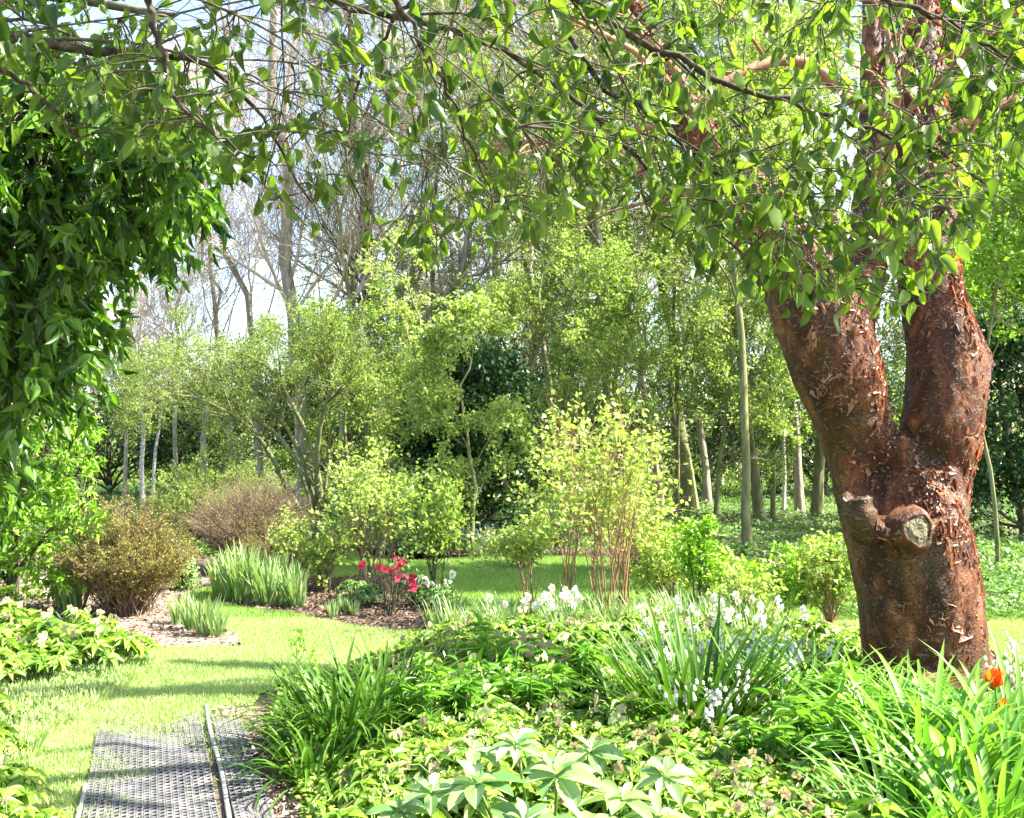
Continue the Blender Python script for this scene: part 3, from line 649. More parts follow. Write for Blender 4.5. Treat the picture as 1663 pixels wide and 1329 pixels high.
    # clusters of leafy twigs filling the hanging canopy
    nT = 680; tx = rng.uniform(-60, 1720, nT); bd = over_boundary(tx); ty = -60 + (bd + 40) * rng.random(nT) ** .8; ty = np.minimum(ty, bd - 25)
    dn = np.interp(tx, [0, 300, 450, 560, 760, 900, 1663], [1, .9, .5, .45, .6, 1, 1]); kp = rng.random(nT) < dn; tx, ty = tx[kp], ty[kp]
    tgt = np.array([U(a, b_, c_) for a, b_, c_ in zip(tx, ty, rng.uniform(2.45, 3.4, len(tx)))])
    sk = np.concatenate([C.reshape(-1, 3), LP[:, 12:].reshape(-1, 3)]); dd = ((tgt[:, None] - sk[None]) ** 2).sum(2) + 1.2 * np.clip(tgt[:, None, 2] - sk[None, :, 2], 0, 9) ** 2 * 4
    A = sk[dd.argmin(1)]; ln = np.linalg.norm(tgt - A, axis=1)[:, None]
    mid = A * .45 + tgt * .55 + np.array([0, 0, .22]) * ln + .15 * ln * rng.normal(size=A.shape); Pf = bez(A, mid, tgt, 9) 
    b = MB(); tubes(b, Pf - loc, np.repeat(np.linspace(.0034, .0014, 9)[None], len(Pf), 0), 4)
    E2, E2R = grow(Pf, np.full(Pf.shape[:2], .0016), 3, .35, 1, .6, .13, 5, .15, -.08, .8, rng); tubes(b, E2 - loc, np.maximum(E2R, .001), 3); b.build('twigs', 'bark_dark', root, True)
    for P, n in ((E, 2), (D, 2), (E2, 1), (Pf, 2)):
        p, t = scatter_on(P, n, .35, 1, rng)
        x, y = proj(p)
        dens = np.interp(x, [0, 300, 500, 900, 1100, 1300, 1500, 1663], [.85, .7, .66, .85, .9, .78, .72, .7])
        dens = dens * np.where((x > 430) & (x < 760) & (y > 120), .62, 1)
        ok = (y < over_boundary(x) - 5) & (rng.random(len(x)) < dens); p, t = p[ok], t[ok]; N = len(p)
        a = .5 * t + .6 * rng.normal(size=(N, 3)) * np.array([1, 1, .5]) - 1.0 * np.array([0, 0, 1.])
        nr = rng.normal(size=(N, 3)) * np.array([1, 1, .6]) + np.array([0, -.4, .35])
        kind = rng.integers(0, 4, N); sz = rng.uniform(.028, .069, N); vv = rng.random(N)
        for kk, TT in enumerate((T_OVAL, tmpl_leaf(6, .6, .3, .35, .95, .03), tmpl_leaf(6, .8, .05, -.15, .75, .025), tmpl_leaf(5, .7, .45, .5, 1.1, .02))):
            q_ = kind == kk; put_leaves(lf, (p - loc)[q_], a[q_], nr[q_], sz[q_], rng.uniform(.42, .64, q_.sum()), TT, vv[q_], rng)
    
    lf.build('foliage', 'leaf_over', root, True)
overhang()

# ------------------------------------------------------------------ region-filled crown
def region_crown(name, loc, label, cat, trunk, limbs, poly, Yr, n, leaf, seed, mats, nleaf=12, twig=.35, droop=.5, T=T_LANCE, W=.3, along=.8, trunk_r=None, upn=.6, clusterfn=None):
    loc = np.asarray(loc, float); root = empty(name, loc, label, cat); rng = R(seed)
    tb = MB(); s = smooth_path(trunk, 24); tubes(tb, s[None, :, :3] - loc, s[None, :, 3], 10); tb.build('trunk', mats[1], root, True)
    L = []
    lm = MB()
    for pts in limbs:
        q = smooth_path(pts, 24); L.append(q); tubes(lm, q[None, :, :3] - loc, q[None, :, 3], 7)
    poly = np.asarray(poly, float); lo, hi = poly.min(0), poly.max(0)
    p = rng.uniform(lo, hi, (n * 4, 2)); p = p[inpoly(p[:, 0], p[:, 1], poly)][:n]
    Y = rng.uniform(*Yr, len(p)); tgt = np.array([U(a, b, c) for (a, b), c in zip(p, Y)])
    if clusterfn is not None: tgt = clusterfn(tgt, rng)
    sk = np.concatenate(L + [s])[:, :3]
    d = np.linalg.norm(tgt[:, None] - sk[None], axis=2) - (0.3 * sk[None, :, 2]) * 0
    j = d.argmin(1); A = sk[j]; mid = (A + tgt) / 2 + np.array([0, 0, .12]) * np.linalg.norm(tgt - A, axis=1)[:, None] + .06 * rng.normal(size=A.shape)
    P = bez(A, mid, tgt, 7); tubes(lm, P - loc, np.repeat(np.linspace(.007, .002, 7)[None], len(P), 0), 3)
    E = poly_from(tgt, (tgt - A) + .8 * rng.normal(size=A.shape) * np.linalg.norm(tgt - A, axis=1)[:, None] + np.array([0, 0, -droop * .5]), twig, 4, .15, -droop * .2, rng)
    tubes(lm, E - loc, taper(np.full(len(E), .0022), 4), 3); lm.build('branches', mats[1], root, True)
    lf = MB(); leaves_on(lf, E - loc, nleaf, -.2, 1, leaf, W, T, rng, droop, along, upn); lf.build('foliage', mats[0], root, True)
    return root
b = np.array([-3.0, 4.6, 0])
region_crown('evergreen_tree', b, 'dense dark glossy evergreen hanging over the left edge of the garden', 'tree',
    [[-3.0, 4.6, -.05, .12], [-2.9, 4.6, 1.2, .1], [-2.8, 4.5, 2.4, .08], [-2.6, 4.4, 3.6, .05]],
    [[[-2.9, 4.6, 1.5, .04], [-2.4, 4.3, 2.3, .03], [-1.9, 4.1, 2.9, .015]], [[-2.8, 4.5, 2.4, .04], [-2.2, 4.3, 3.0, .03], [-1.5, 4.2, 3.1, .012]], [[-2.9, 4.6, 1.2, .04], [-2.5, 4.3, 1.7, .02], [-2.0, 4.2, 1.9, .01]], [[-2.7, 4.4, 3.0, .04], [-2.2, 4.2, 3.5, .03], [-1.4, 4.1, 3.4, .012]]],
    [(-120, 40), (120, 90), (230, 120), (290, 160), (280, 215), (320, 250), (310, 310), (255, 330), (235, 385), (180, 385), (175, 450), (125, 465), (150, 540), (110, 580), (125, 620), (60, 620), (40, 680), (5, 680), (-20, 800), (-120, 820)], (3.6, 5.2), 1050, .08, 41, ('leaf_dark', 'bark_dark'), 14, .3, .45)
b = np.array([*G(20, 985)[:2], 0])
Yb = b[1]
region_crown('shrub', b, 'bright yellow-green leafy shrub beneath the dark evergreen', 'shrub',
    [[b[0], b[1], -.05, .06], [b[0], b[1], .8, .05], [b[0] + .1, b[1], 1.5, .03]],
    [[[b[0], b[1], .3, .03], [b[0] + .4, b[1], .8, .02], [b[0] + .8, b[1] - .1, 1.1, .01]], [[b[0], b[1], .6, .03], [b[0] + .3, b[1] - .2, 1.2, .02], [b[0] + .5, b[1] - .3, 1.8, .01]], [[b[0], b[1], .2, .03], [b[0] - .4, b[1], .7, .02], [b[0] - .7, b[1], 1.3, .01]]],
    [(-120, 640), (60, 650), (150, 690), (165, 740), (135, 790), (170, 840), (185, 900), (130, 950), (60, 960), (-120, 990)], (Yb - .9, Yb + .7), 620, .07, 42, ('leaf_lime', 'bark_dark'), 16, .2, .2, W=.42)

# ------------------------------------------------------------------ shrub builder
def shrub(name, base, H, W, label, cat, seed, stem_mat, leaf_mat_, nstem=10, nb=5, nt=4, leaf=.035, nleaf=5, lean=.35, stem_r=.01, LW=.7, T=T_SMALL, bare=.2, group=None, wig=.07, up=.06, tl=.28, droop=.1, r_end=.25, clusters=True, lstart=.3):
    rng = R(seed); root = empty(name, (float(base[0]), float(base[1]), 0), label, cat, group)
    st = np.column_stack([rng.normal(size=(nstem, 2)) * W * .06, np.full(nstem, -.02)])
    az = rng.uniform(0, 2 * math.pi, nstem); sp = np.sqrt(rng.random(nstem)) * lean
    d = np.column_stack([np.cos(az) * sp, np.sin(az) * sp, np.ones(nstem)])
    P = poly_from(st, d, H * rng.uniform(.75, 1.05, nstem), 10, wig, up * .3, rng); PR = taper(stem_r * rng.uniform(.7, 1.2, nstem), 10)
    C, CR = grow(P, PR, nb, bare, .95, .6, H * .42, 7, .12, up, .6, rng)
    D, DR = grow(C, CR, nt, .2, 1, .7, H * .42 * tl * 2, 5, .15, up, .6, rng)
    sb = MB(); tubes(sb, P, PR, 5); tubes(sb, C, np.maximum(CR, .0015), 4); tubes(sb, D, np.maximum(DR, .001), 3); sb.build('stems', stem_mat, root)
    if nleaf:
        lf = MB()
        leaves_on(lf, D, nleaf, lstart, 1.02, leaf, LW, T, rng, droop, .5, .9, off=leaf * .35)
        leaves_on(lf, C, nleaf, .4, 1, leaf, LW, T, rng, droop, .5, .9, off=leaf * .35)
        lf.build('foliage', leaf_mat_, root)
    return root
# twiggy purple dome
def dome_shrub(base, H, W, label, seed, sm, lm_, n=420, nl=0, leaf=.015, top=.0):
    rng = R(seed); root = empty('shrub', (float(base[0]), float(base[1]), 0), label, 'shrub')
    az = rng.uniform(0, 2 * math.pi, n); el = np.arccos(rng.uniform(0.0, 1, n)) ; el = np.minimum(el, 1.3)
    hr = W / 2
    tgt = np.column_stack([np.cos(az) * np.sin(el) * hr, np.sin(az) * np.sin(el) * hr, H * (.25 + .75 * np.cos(el) ** .7)]) * rng.uniform(.78, 1.06, (n, 1))
    A = np.column_stack([rng.normal(size=(n, 2)) * .07 * W, np.full(n, -.02)]); mid = tgt * np.array([.45, .45, .55]) + .03 * rng.normal(size=(n, 3)) + A * .5
    P = bez(A, mid, tgt, 9); sb = MB(); tubes(sb, P, np.repeat(np.linspace(.006, .002, 9)[None], n, 0), 3)
    C, CR = grow(P, np.full((n, 9), .0025), 6, .3, 1, .35, H * .22, 5, .2, .04, .8, rng, end=.5)
    D, DR = grow(C, CR, 4, .3, 1, .6, H * .1, 4, .2, .04, .8, rng, end=.5)
    tubes(sb, C, CR, 3); tubes(sb, D, DR, 3); sb.build('stems', sm, root)
    if nl:
        lf = MB(); leaves_on(lf, D, nl, .2, 1, leaf, .6, T_SMALL, rng, .1, .5, .8); leaves_on(lf, C, nl, .3, 1, leaf, .6, T_SMALL, rng, .1, .5, .8); lf.build('foliage', lm_, root)
    return root
dome_shrub(G(405, 925), 1.2, 1.75, 'rounded purple-brown twiggy shrub behind the pale iris leaves', 51, 'stem_purple', 'leaf_bronze', 620, 1, .018)
dome_shrub(G(350, 895), 1.45, 1.9, 'low green dome-shaped shrub just behind the purple-brown twiggy one', 52, 'stem_brown', 'leaf_mid', 300, 3, .035)
dome_shrub(G(205, 1000), 1.08, 1.25, 'bushy bronze-yellow small-leaved shrub on the left mulch bed', 53, 'stem_brown', 'leaf_bronze', 420, 3, .02)
dome_shrub(G(430, 950), .75, 1.0, 'small straggly bronze shrub in front of the purple-brown twiggy one', 54, 'stem_brown', 'leaf_bronze', 90, 2, .02)

# ------------------------------------------------------------------ leafy shrubs (middle distance)
SH = [  # px, py base, top py, width px, label, nstem, bare, lean
    (985, 1020, 640, 185, 'tall pale-green shrub with bare reddish stems standing in the bed', 15, .3, .3, 'stem_red', 'leaf_pale', .058),
    (860, 1010, 848, 70, 'small shrub of upright thin stems tipped with yellow-green leaves', 9, .7, .18, 'stem_red', 'leaf_pale', .05),
    (600, 958, 725, 190, 'rounded leafy pale-green shrub rising behind the red flowers', 20, .2, .4, 'stem_brown', 'leaf_pale', .055),
    (530, 962, 850, 90, 'low pale-green shrub between the iris leaves and red flowers', 9, .15, .45, 'stem_brown', 'leaf_pale', .05),
    (700, 985, 770, 110, 'airy dark-stemmed shrub between the red flowers and open lawn', 11, .3, .3, 'bark_dark', 'leaf_mid', .055),
    (740, 905, 735, 110, 'leafy shrub behind the lawn in front of the dark holly', 12, .15, .4, 'stem_brown', 'leaf_mid', .06),
    (1135, 1005, 850, 70, 'slim upright leafy shrub left of the low yellow-green bushes', 7, .3, .2, 'bark_dark', 'leaf_lime', .06),
    (1180, 980, 880, 130, 'low yellow-green bush at the back edge of the lawn', 16, .05, .55, 'stem_brown', 'leaf_pale', .055),
    (1255, 1005, 890, 130, 'yellow-green bush nearest the maple on its left', 16, .05, .55, 'stem_brown', 'leaf_lime', .055),
    (1350, 1020, 870, 110, 'loose brownish shrub right against the left side of the maple trunk', 14, .1, .5, 'stem_red', 'leaf_mid', .05),
    (905, 900, 790, 100, 'dark green low shrub at the foot of the holly', 12, .05, .55, 'stem_brown', 'leaf_cover', .06),
    (1035, 930, 770, 90, 'bushy pale shrub directly right of the tall reddish-stemmed shrub', 12, .15, .4, 'stem_brown', 'leaf_pale', .055),
    (1085, 985, 850, 120, 'pale leafy bush overlapping the right side of the tall reddish-stemmed shrub', 12, .1, .5, 'stem_brown', 'leaf_pale', .055),
    (1215, 1030, 925, 130, 'low yellow-green bush in front of the other lawn-edge bushes', 13, .05, .55, 'stem_brown', 'leaf_pale', .05),
    (1310, 985, 860, 130, 'pale leafy bush beside the maple, behind the loose brownish shrub', 14, .05, .5, 'stem_brown', 'leaf_pale', .055),
    (925, 985, 690, 110, 'slender airy pale-green shrub leaning against the left of the tall reddish-stemmed one', 8, .3, .3, 'stem_red', 'leaf_pale', .055),
    (1010, 990, 745, 120, 'airy pale-green shrub rising behind the tall reddish-stemmed one', 10, .25, .35, 'stem_red', 'leaf_pale', .055),
    (470, 965, 840, 80, 'small leafy shrub at the right end of the iris row', 8, .2, .4, 'stem_brown', 'leaf_pale', .045),
    (640, 925, 760, 120, 'pale leafy shrub behind the rounded one and the red flowers', 12, .1, .45, 'stem_brown', 'leaf_mid', .055),
    (850, 925, 860, 70, 'small green tuft of shrub on the far lawn edge', 8, .05, .5, 'stem_brown', 'leaf_cover', .05),
    (300, 960, 900, 70, 'pale variegated leafy clump left of the upright iris leaves', 10, .0, .5, 'stem_green', 'leaf_iris', .05),
]
for k, (px, py, top, wpx, lab, ns, bare, lean, sm, lm_, lf_) in enumerate(SH):
    g = G(px, py); H = (py - top) * g[1] / F; Wd = wpx * g[1] / F
    shrub('shrub', g, H * .92, Wd, lab, 'shrub', 100 + k, sm, lm_, ns, 6, 4, lf_, 4, lean * Wd / H * 1.25 if H > 0 else lean, .009, .75, bare=bare, up=.05, T=T_SMALL)

# ------------------------------------------------------------------ trees
def tree(name, base, H, r, label, seed, bark, leafm=None, lean=(0, 0), nl=14, n2=8, n3=6, n4=3, leaf=.06, nleaf=3, t0=.3, ang=.75, L1=.28, up=.06, group=None, branchmat=None, crown=True, curve=.09, LWd=.7, L3=.4, path=None, cat='tree', r3=.004, brr=.5):
    rng = R(seed); root = empty(name, (float(base[0]), float(base[1]), 0), label, cat, group)
    if path is None:
        K = 14; t = np.linspace(0, 1, K); wob = np.cumsum(rng.normal(size=(K, 2)), 0) * curve * H / K ** .5
        P = np.column_stack([lean[0] * t * H + wob[:, 0] * t, lean[1] * t * H + wob[:, 1] * t, t * H - .05])
    else: P = smooth_path(path, 14); t = np.linspace(0, 1, 14)
    Rr = r * (1 - .8 * t) ; Rr[0] = r * 1.25
    tb = MB(); tubes(tb, P[None], Rr[None], 10); tb.build('trunk', bark, root, True)
    C, CR = grow(P[None], Rr[None], nl, t0, .98, ang, H * L1, 9, .12, up, brr, rng)
    D, DR = grow(C, CR, n2, .2, 1, .65, H * L1 * .5, 6, .14, up, .55, rng)
    E, ER = grow(D, DR, n3, .2, 1, .65, H * L1 * L3 * .6, 5, .16, up, .6, rng)
    sb = MB(); tubes(sb, C, CR, 6); tubes(sb, D, DR, 4); tubes(sb, E, np.maximum(ER, r3), 3)
    last = E
    if n4:
        Q, QR = grow(E, ER, n4, .2, 1, .6, H * L1 * L3 * .32, 4, .16, up, .6, rng); tubes(sb, Q, np.maximum(QR, r3 * .8), 3); last = np.concatenate([Q[:, [0, 1, 2, 3]]]); 
    sb.build('branches', branchmat or bark, root, True)
    if leafm:
        lf = MB(); nleaf = int(nleaf * 1.9); leaves_on(lf, last, nleaf, .2, 1.02, leaf, LWd, T_SMALL, rng, .25, .5, .8, off=leaf * .5)
        if n4: leaves_on(lf, E, nleaf, .2, 1.02, leaf, LWd, T_SMALL, rng, .25, .5, .8, off=leaf * .5)
        lf.build('crown', leafm, root)
    return root
def mtree(px, py, wpx, top_px, top_py, label, seed, bark, leafm, name='tree', **k):
    g = G(px, py); Y = g[1]; tp = U(top_px, top_py, Y); hh = tp[2]; lean = (tp[0] - g[0]) / hh
    H = k.pop('H', 9); t = k.pop('name', name)
    return tree(t, g, H, wpx * Y / F / 2, label, seed, bark, leafm, lean=(lean, .0), **k)
# budding trees with tellable trunks (px, base py, width px, a point higher on the trunk)
mtree(1215, 900, 16, 1188, 480, 'greenish-grey trunk nearest the lawn, left of the maple', 201, 'bark_moss', 'leaf_pale', H=9, t0=.42, nl=12, leaf=.07)
mtree(1122, 840, 27, 1078, 500, 'thickest smooth grey-green trunk behind the lawn, leaning slightly left', 202, 'bark_moss', 'leaf_mid', H=14, t0=.4, nl=14, leaf=.08)
mtree(1234, 852, 17, 1208, 560, 'leaning grey trunk close behind the trunk nearest the lawn', 203, 'bark_moss', 'leaf_pale', H=12, t0=.42, nl=12, leaf=.08)
mtree(1300, 842, 15, 1266, 570, 'slender leaning trunk between thin sapling and maple', 204, 'bark_grey', 'leaf_mid', H=13, t0=.45, nl=12, leaf=.08)
mtree(1326, 850, 19, 1330, 640, 'straight trunk showing just left of the maple trunk', 205, 'bark_moss', 'leaf_pale', H=12, t0=.45, nl=12, leaf=.08)
mtree(1272, 838, 7, 1268, 640, 'pole-thin sapling with pale bark among the thicker trunks', 206, 'bark_birch', 'leaf_pale', H=7, t0=.4, nl=9, n2=6, leaf=.07)
mtree(1620, 938, 8, 1606, 640, 'thin straight sapling to the right of the maple', 207, 'bark_moss', 'leaf_lime', H=6, t0=.42, nl=10, n2=6, leaf=.08)
mtree(1010, 850, 15, 975, 420, 'tall thin budding trunk behind the reddish-stemmed shrub', 208, 'bark_grey', 'leaf_pale', H=14, t0=.3, nl=14, leaf=.08)
mtree(930, 845, 14, 905, 420, 'upright budding trunk rising above the holly', 209, 'bark_grey', 'leaf_pale', H=13, t0=.3, nl=14, leaf=.08)
mtree(655, 845, 15, 640, 600, 'dark upright trunk left of the holly', 210, 'bark_dark', None, H=12, t0=.35, nl=14, leaf=.08)
mtree(607, 850, 11, 600, 640, 'slim pale trunk above the rounded pale-green shrub', 211, 'bark_moss', None, H=11, t0=.35, nl=12, leaf=.08)
mtree(745, 840, 16, 720, 560, 'forked grey trunk half hidden behind the holly', 212, 'bark_grey', 'leaf_pale', H=13, t0=.3, nl=14, leaf=.08)
mtree(232, 822, 8, 230, 690, 'thin whitish trunk standing left of the twiggy domed shrubs', 213, 'bark_birch', None, H=8, t0=.4, nl=9, n2=5, branchmat='bark_twig')
mtree(247, 820, 6, 246, 700, 'second thin whitish trunk, right beside the first one', 214, 'bark_birch', None, H=7, t0=.4, nl=9, n2=5, branchmat='bark_twig')
mtree(1075, 835, 12, 1040, 560, 'slim grey trunk left of the thickest smooth trunk', 215, 'bark_grey', 'leaf_mid', H=12, t0=.35, nl=12, leaf=.08)
mtree(840, 835, 14, 850, 500, 'budding trunk behind the holly, leaning right', 216, 'bark_moss', 'leaf_pale', H=12, t0=.25, nl=14, leaf=.08)
for i_, (px_, py_, H_, lab_, mt_) in enumerate((
    (765, 905, 3.4, 'small pale budding tree directly in front of the holly', 'leaf_pale'), (690, 880, 4.6, 'small pale budding tree in front of the left side of the holly', 'leaf_pale'), (800, 858, 6.2, 'spreading pale-green tree arching over the holly', 'leaf_pale'),
    (570, 868, 3.9, 'small budding tree between the spreading tree and the holly', 'leaf_mid'), (900, 862, 5.5, 'small pale tree directly right of the holly', 'leaf_pale'),
    (1040, 866, 5.2, 'small pale budding tree behind the tall reddish-stemmed shrub', 'leaf_mid'), (1160, 862, 5.6, 'small budding tree between the thickest smooth trunk and the nearest trunk', 'leaf_pale'),
    (1255, 856, 6, 'small budding tree behind the pole-thin sapling', 'leaf_mid'), (1390, 858, 6.4, 'small leafy tree filling the gap left of the maple limbs', 'leaf_mid'), (650, 848, 5.2, 'budding tree behind the rounded pale-green shrub', 'leaf_mid'), (980, 846, 8, 'taller pale budding tree in the centre of the wood', 'leaf_mid'), (1100, 846, 8.5, 'taller pale budding tree behind the grey trunks', 'leaf_pale'))):
    mtree(px_, py_, 9, px_ + (-12 if i_ % 2 else 14), 600, lab_, 260 + i_, 'bark_moss', mt_, H=H_, t0=.22, nl=15, n2=7, n3=5, n4=2, leaf=.07, nleaf=3, L1=.34, up=.0, ang=.95, name='budding_tree')
# leafy bright tree right of the maple
mtree(1760, 950, 16, 1760, 500, 'bright fresh-green leafy tree at the right edge beyond the maple', 217, 'bark_moss', 'leaf_lime', H=7.5, t0=.22, nl=20, n2=9, leaf=.085, nleaf=4, L1=.32)
mtree(1560, 850, 16, 1580, 560, 'green leafy tree showing directly behind the maple trunk', 218, 'bark_moss', 'leaf_mid', H=10, t0=.15, nl=22, n2=9, leaf=.09, nleaf=4)
mtree(1880, 900, 24, 1860, 500, 'leafy tree off beyond the right edge', 219, 'bark_moss', 'leaf_mid', H=10, t0=.25, nl=16, leaf=.09)
# spreading tree left of centre
g = G(520, 880); Y = g[1]
def rel(px, py, dy=0): q = U(px, py, Y + dy); return [q[0] - g[0], q[1] - g[1], q[2]]
root = empty('spreading_tree', (g[0], g[1], 0), 'wide flat-topped tree with leaning dark stems above the domed shrubs', 'tree')
rng = R(230); tb = MB(); Ps = []
for k, pts in enumerate((
    [(520, 885, 0), (500, 800, 0), (470, 730, 0), (430, 690, .1), (370, 665, .2), (300, 655, .2), (230, 660, .3)],
    [(522, 885, .1), (505, 790, .1), (480, 720, .2), (440, 660, .3), (400, 620, .5), (330, 600, .6), (260, 600, .6)],
    [(518, 885, 0), (470, 800, -.2), (440, 740, -.4), (400, 690, -.6), (330, 650, -.8), (270, 640, -1)],
    [(524, 885, 0), (520, 790, 0), (500, 710, 0), (470, 650, 0), (440, 600, 0), (380, 570, 0), (310, 570, 0)],
    [(520, 885, .2), (530, 780, .3), (540, 700, .5), (560, 640, .6), (600, 610, .7), (650, 600, .8)],
    [(520, 885, .2), (515, 780, -.3), (520, 690, -.6), (540, 620, -.8), (520, 580, -1.0), (470, 560, -1.2)])):
    s = smooth_path([[*rel(*p), .055 - .0075 * i] for i, p in enumerate(pts)], 14); Ps.append(s); t_ = MB(); tubes(t_, s[None, :, :3], s[None, :, 3], 8); t_.build('trunk', 'bark_moss', root, True)
Ps = np.array(Ps); C, CR = grow(Ps[:, :, :3], Ps[:, :, 3], 18, .4, 1, .75, 1.25, 7, .12, .03, .5, rng); D, DR = grow(C, CR, 9, .2, 1, .6, .6, 5, .15, .02, .6, rng); E, ER = grow(D, DR, 6, .2, 1, .6, .28, 4, .15, .02, .6, rng)
C[:, :, 2] *= 1; tb = MB(); tubes(tb, C, CR, 5); tubes(tb, D, np.maximum(DR, .003), 3); tubes(tb, E, np.maximum(ER, .002), 3); tb.build('branches', 'bark_moss', root)
lf = MB(); leaves_on(lf, E, 5, .1, 1, .038, .7, T_SMALL, rng, .1, .4, 1, off=.03); leaves_on(lf, D, 3, .1, 1, .038, .7, T_SMALL, rng, .1, .4, 1, off=.03); lf.build('crown', 'leaf_mid', root)

# bare tall trees
bare = [
    (495, 845, 27, 488, 300, 'tallest thick-trunked bare tree against the sky gap', 15),
    (425, 835, 18, 428, 300, 'bare tree with dark straight trunk left of the thickest bare one', 14),
    (335, 830, 15, 345, 350, 'bare forked tree in the sky gap above the spreading tree', 12),
    (375, 828, 12, 400, 380, 'leaning bare tree between two straight ones in the sky gap', 11),
    (290, 826, 11, 285, 400, 'thin bare tree at the left of the sky gap', 10),
    (545, 838, 16, 550, 300, 'bare twiggy tree right of the thickest bare trunk', 14),
    (620, 835, 20, 610, 300, 'bare pinkish-twigged tree left of centre behind the budding trees', 15),
    (700, 830, 18, 690, 300, 'bare tree behind the holly, hazy with twigs', 15),
    (800, 828, 18, 810, 300, 'bare tree at the centre of the wood', 15),
    (900, 830, 18, 880, 300, 'bare tree right of centre behind the budding trunks', 15),
    (990, 828, 17, 1000, 300, 'bare tree in the wood above the reddish-stemmed shrub', 15),
    (1150, 828, 17, 1140, 300, 'bare tree in the wood behind the thick smooth trunk', 15),
    (1370, 826, 16, 1380, 300, 'bare tree hidden mostly behind the maple limbs', 14),
    (1650, 826, 16, 1640, 300, 'bare tree at the right beyond the fresh-green foliage', 14),
    (200, 835, 12, 190, 500, 'small bare tree behind the bright yellow-green shrub', 8),
]
protos = []
for i, (px, py, wpx, tx, ty, lab, H) in enumerate(bare):
    g = G(px, py)
    if i < 6:
        o = mtree(px, py, wpx * (.75 if i != 0 else 1), tx, ty, lab, 300 + i, 'bark_grey', None, name='bare_tree', H=H, t0=.25, nl=17, n2=8, n3=6, n4=2, ang=.6, L1=.3, branchmat='bark_twig', L3=.5, r3=.005, brr=.34)
        protos.append(o)
    else:
        o = copy_tree(protos[(i * 5) % 6]); o.location = (float(g[0]), float(g[1]), 0); o.rotation_euler = (0, 0, i * 2.1); s = H / [15, 14, 12, 11, 10, 14][(i * 5) % 6] 
        o.scale = (s, s, s); tag(o, lab, 'tree')
    o['group'] = 'bare trees in the wood'

# dark evergreens
def evergreen(px, py, H, W, label, seed, mat='leaf_holly', nl=30, leaf=.09, name='holly_tree'):
    g = G(px, py); return tree(name, g, H, .09, label, seed, 'bark_dark', mat, nl=nl, n2=8, n3=6, n4=0, leaf=leaf, nleaf=9, t0=.02, ang=1.1, L1=W / H * .5, up=.02, L3=.7)
evergreen(765, 880, 2.7, 2.8, 'large dark glossy holly behind the lawn', 401)
evergreen(1665, 880, 3.4, 3.2, 'dark evergreen at the right edge behind the sapling', 402)
evergreen(1150, 815, 4.2, 6, 'dark evergreen in shade behind the grey trunks', 403)
evergreen(1340, 812, 4.2, 6, 'dark evergreen left of the maple behind the slender trunks', 404)
evergreen(930, 812, 4.5, 6, 'dark evergreen between the holly and the grey trunks', 405)
evergreen(560, 815, 3.6, 6, 'dark evergreen behind the leaning stems of the spreading tree', 406)
evergreen(360, 812, 3.4, 6, 'dark evergreen showing above the domed shrubs', 407)
evergreen(180, 810, 3.6, 6, 'dark evergreen behind the thin whitish trunks', 408)
evergreen(1520, 812, 4.2, 6, 'dark evergreen behind the maple trunk', 409)
evergreen(700, 810, 4.2, 6, 'dark evergreen behind the dark upright trunk', 410)

# ------------------------------------------------------------------ far wood, understorey and ground cover (stuff)
def far_wood():
    rng = R(500); mb = MB(); lf = MB()
    n = 90; x = rng.uniform(-38, 38, n); y = rng.uniform(36, 62, n); x = np.where((x / y > -.37) & (x / y < -.2) & (rng.random(n) < .85), x + 24, x); K = 8; H = rng.uniform(13, 21, n)
    P = poly_from(np.column_stack([x, y, np.full(n, -.1)]), np.column_stack([.05 * rng.normal(size=(n, 2)), np.ones(n)]), H, K, .03, .02, rng)
    PR = taper(rng.uniform(.07, .16, n), K, .2)
    C, CR = grow(P, PR, 9, .2, 1, .6, 4.5, 6, .12, .06, .5, rng); D, DR = grow(C, CR, 7, .2, 1, .6, 2.2, 4, .15, .05, .6, rng); E, ER = grow(D, DR, 4, .2, 1, .6, 1.1, 3, .15, .05, .6, rng)
    tubes(mb, P, PR, 6); tubes(mb, C, np.maximum(CR, .02), 3); tubes(mb, D, np.maximum(DR, .012), 3); tubes(mb, E, np.maximum(ER, .009), 3)
    fm_ = E[E[:, 0, 0] > E[:, 0, 1] * -.21]; l2 = MB(); leaves_on(l2, fm_, 7, .1, 1, .13, .7, T_SMALL, rng, .2, .4, .8, off=.12); o = l2.build('woodland_foliage', 'leaf_mid', None); tag(o, 'pale new leaves high in the far wood', 'foliage', None, 'stuff')
    o = mb.build('woodland', 'bark_twig', None); tag(o, 'far-off bare trunks and twigs of the wood behind everything', 'woodland', None, 'stuff')
    n = 420; x = rng.uniform(-36, 36, n); y = rng.uniform(30, 60, n)
    c = np.column_stack([x, y, rng.uniform(0, 3.2, n) ** 1.0]); N = 220
    p = np.repeat(c, N, 0) + rng.normal(size=(n * N, 3)) * np.array([1.3, 1.0, .9]); p[:, 2] = np.abs(p[:, 2])
    put_leaves(lf, p, rng.normal(size=p.shape), rng.normal(size=p.shape) + [0, 0, .6], rng.uniform(.12, .22, len(p)), .7, T_SMALL, None, rng)
    o = lf.build('undergrowth', 'leaf_mid', None); tag(o, 'green undergrowth filling the foot of the far wood', 'undergrowth', None, 'stuff')
far_wood()
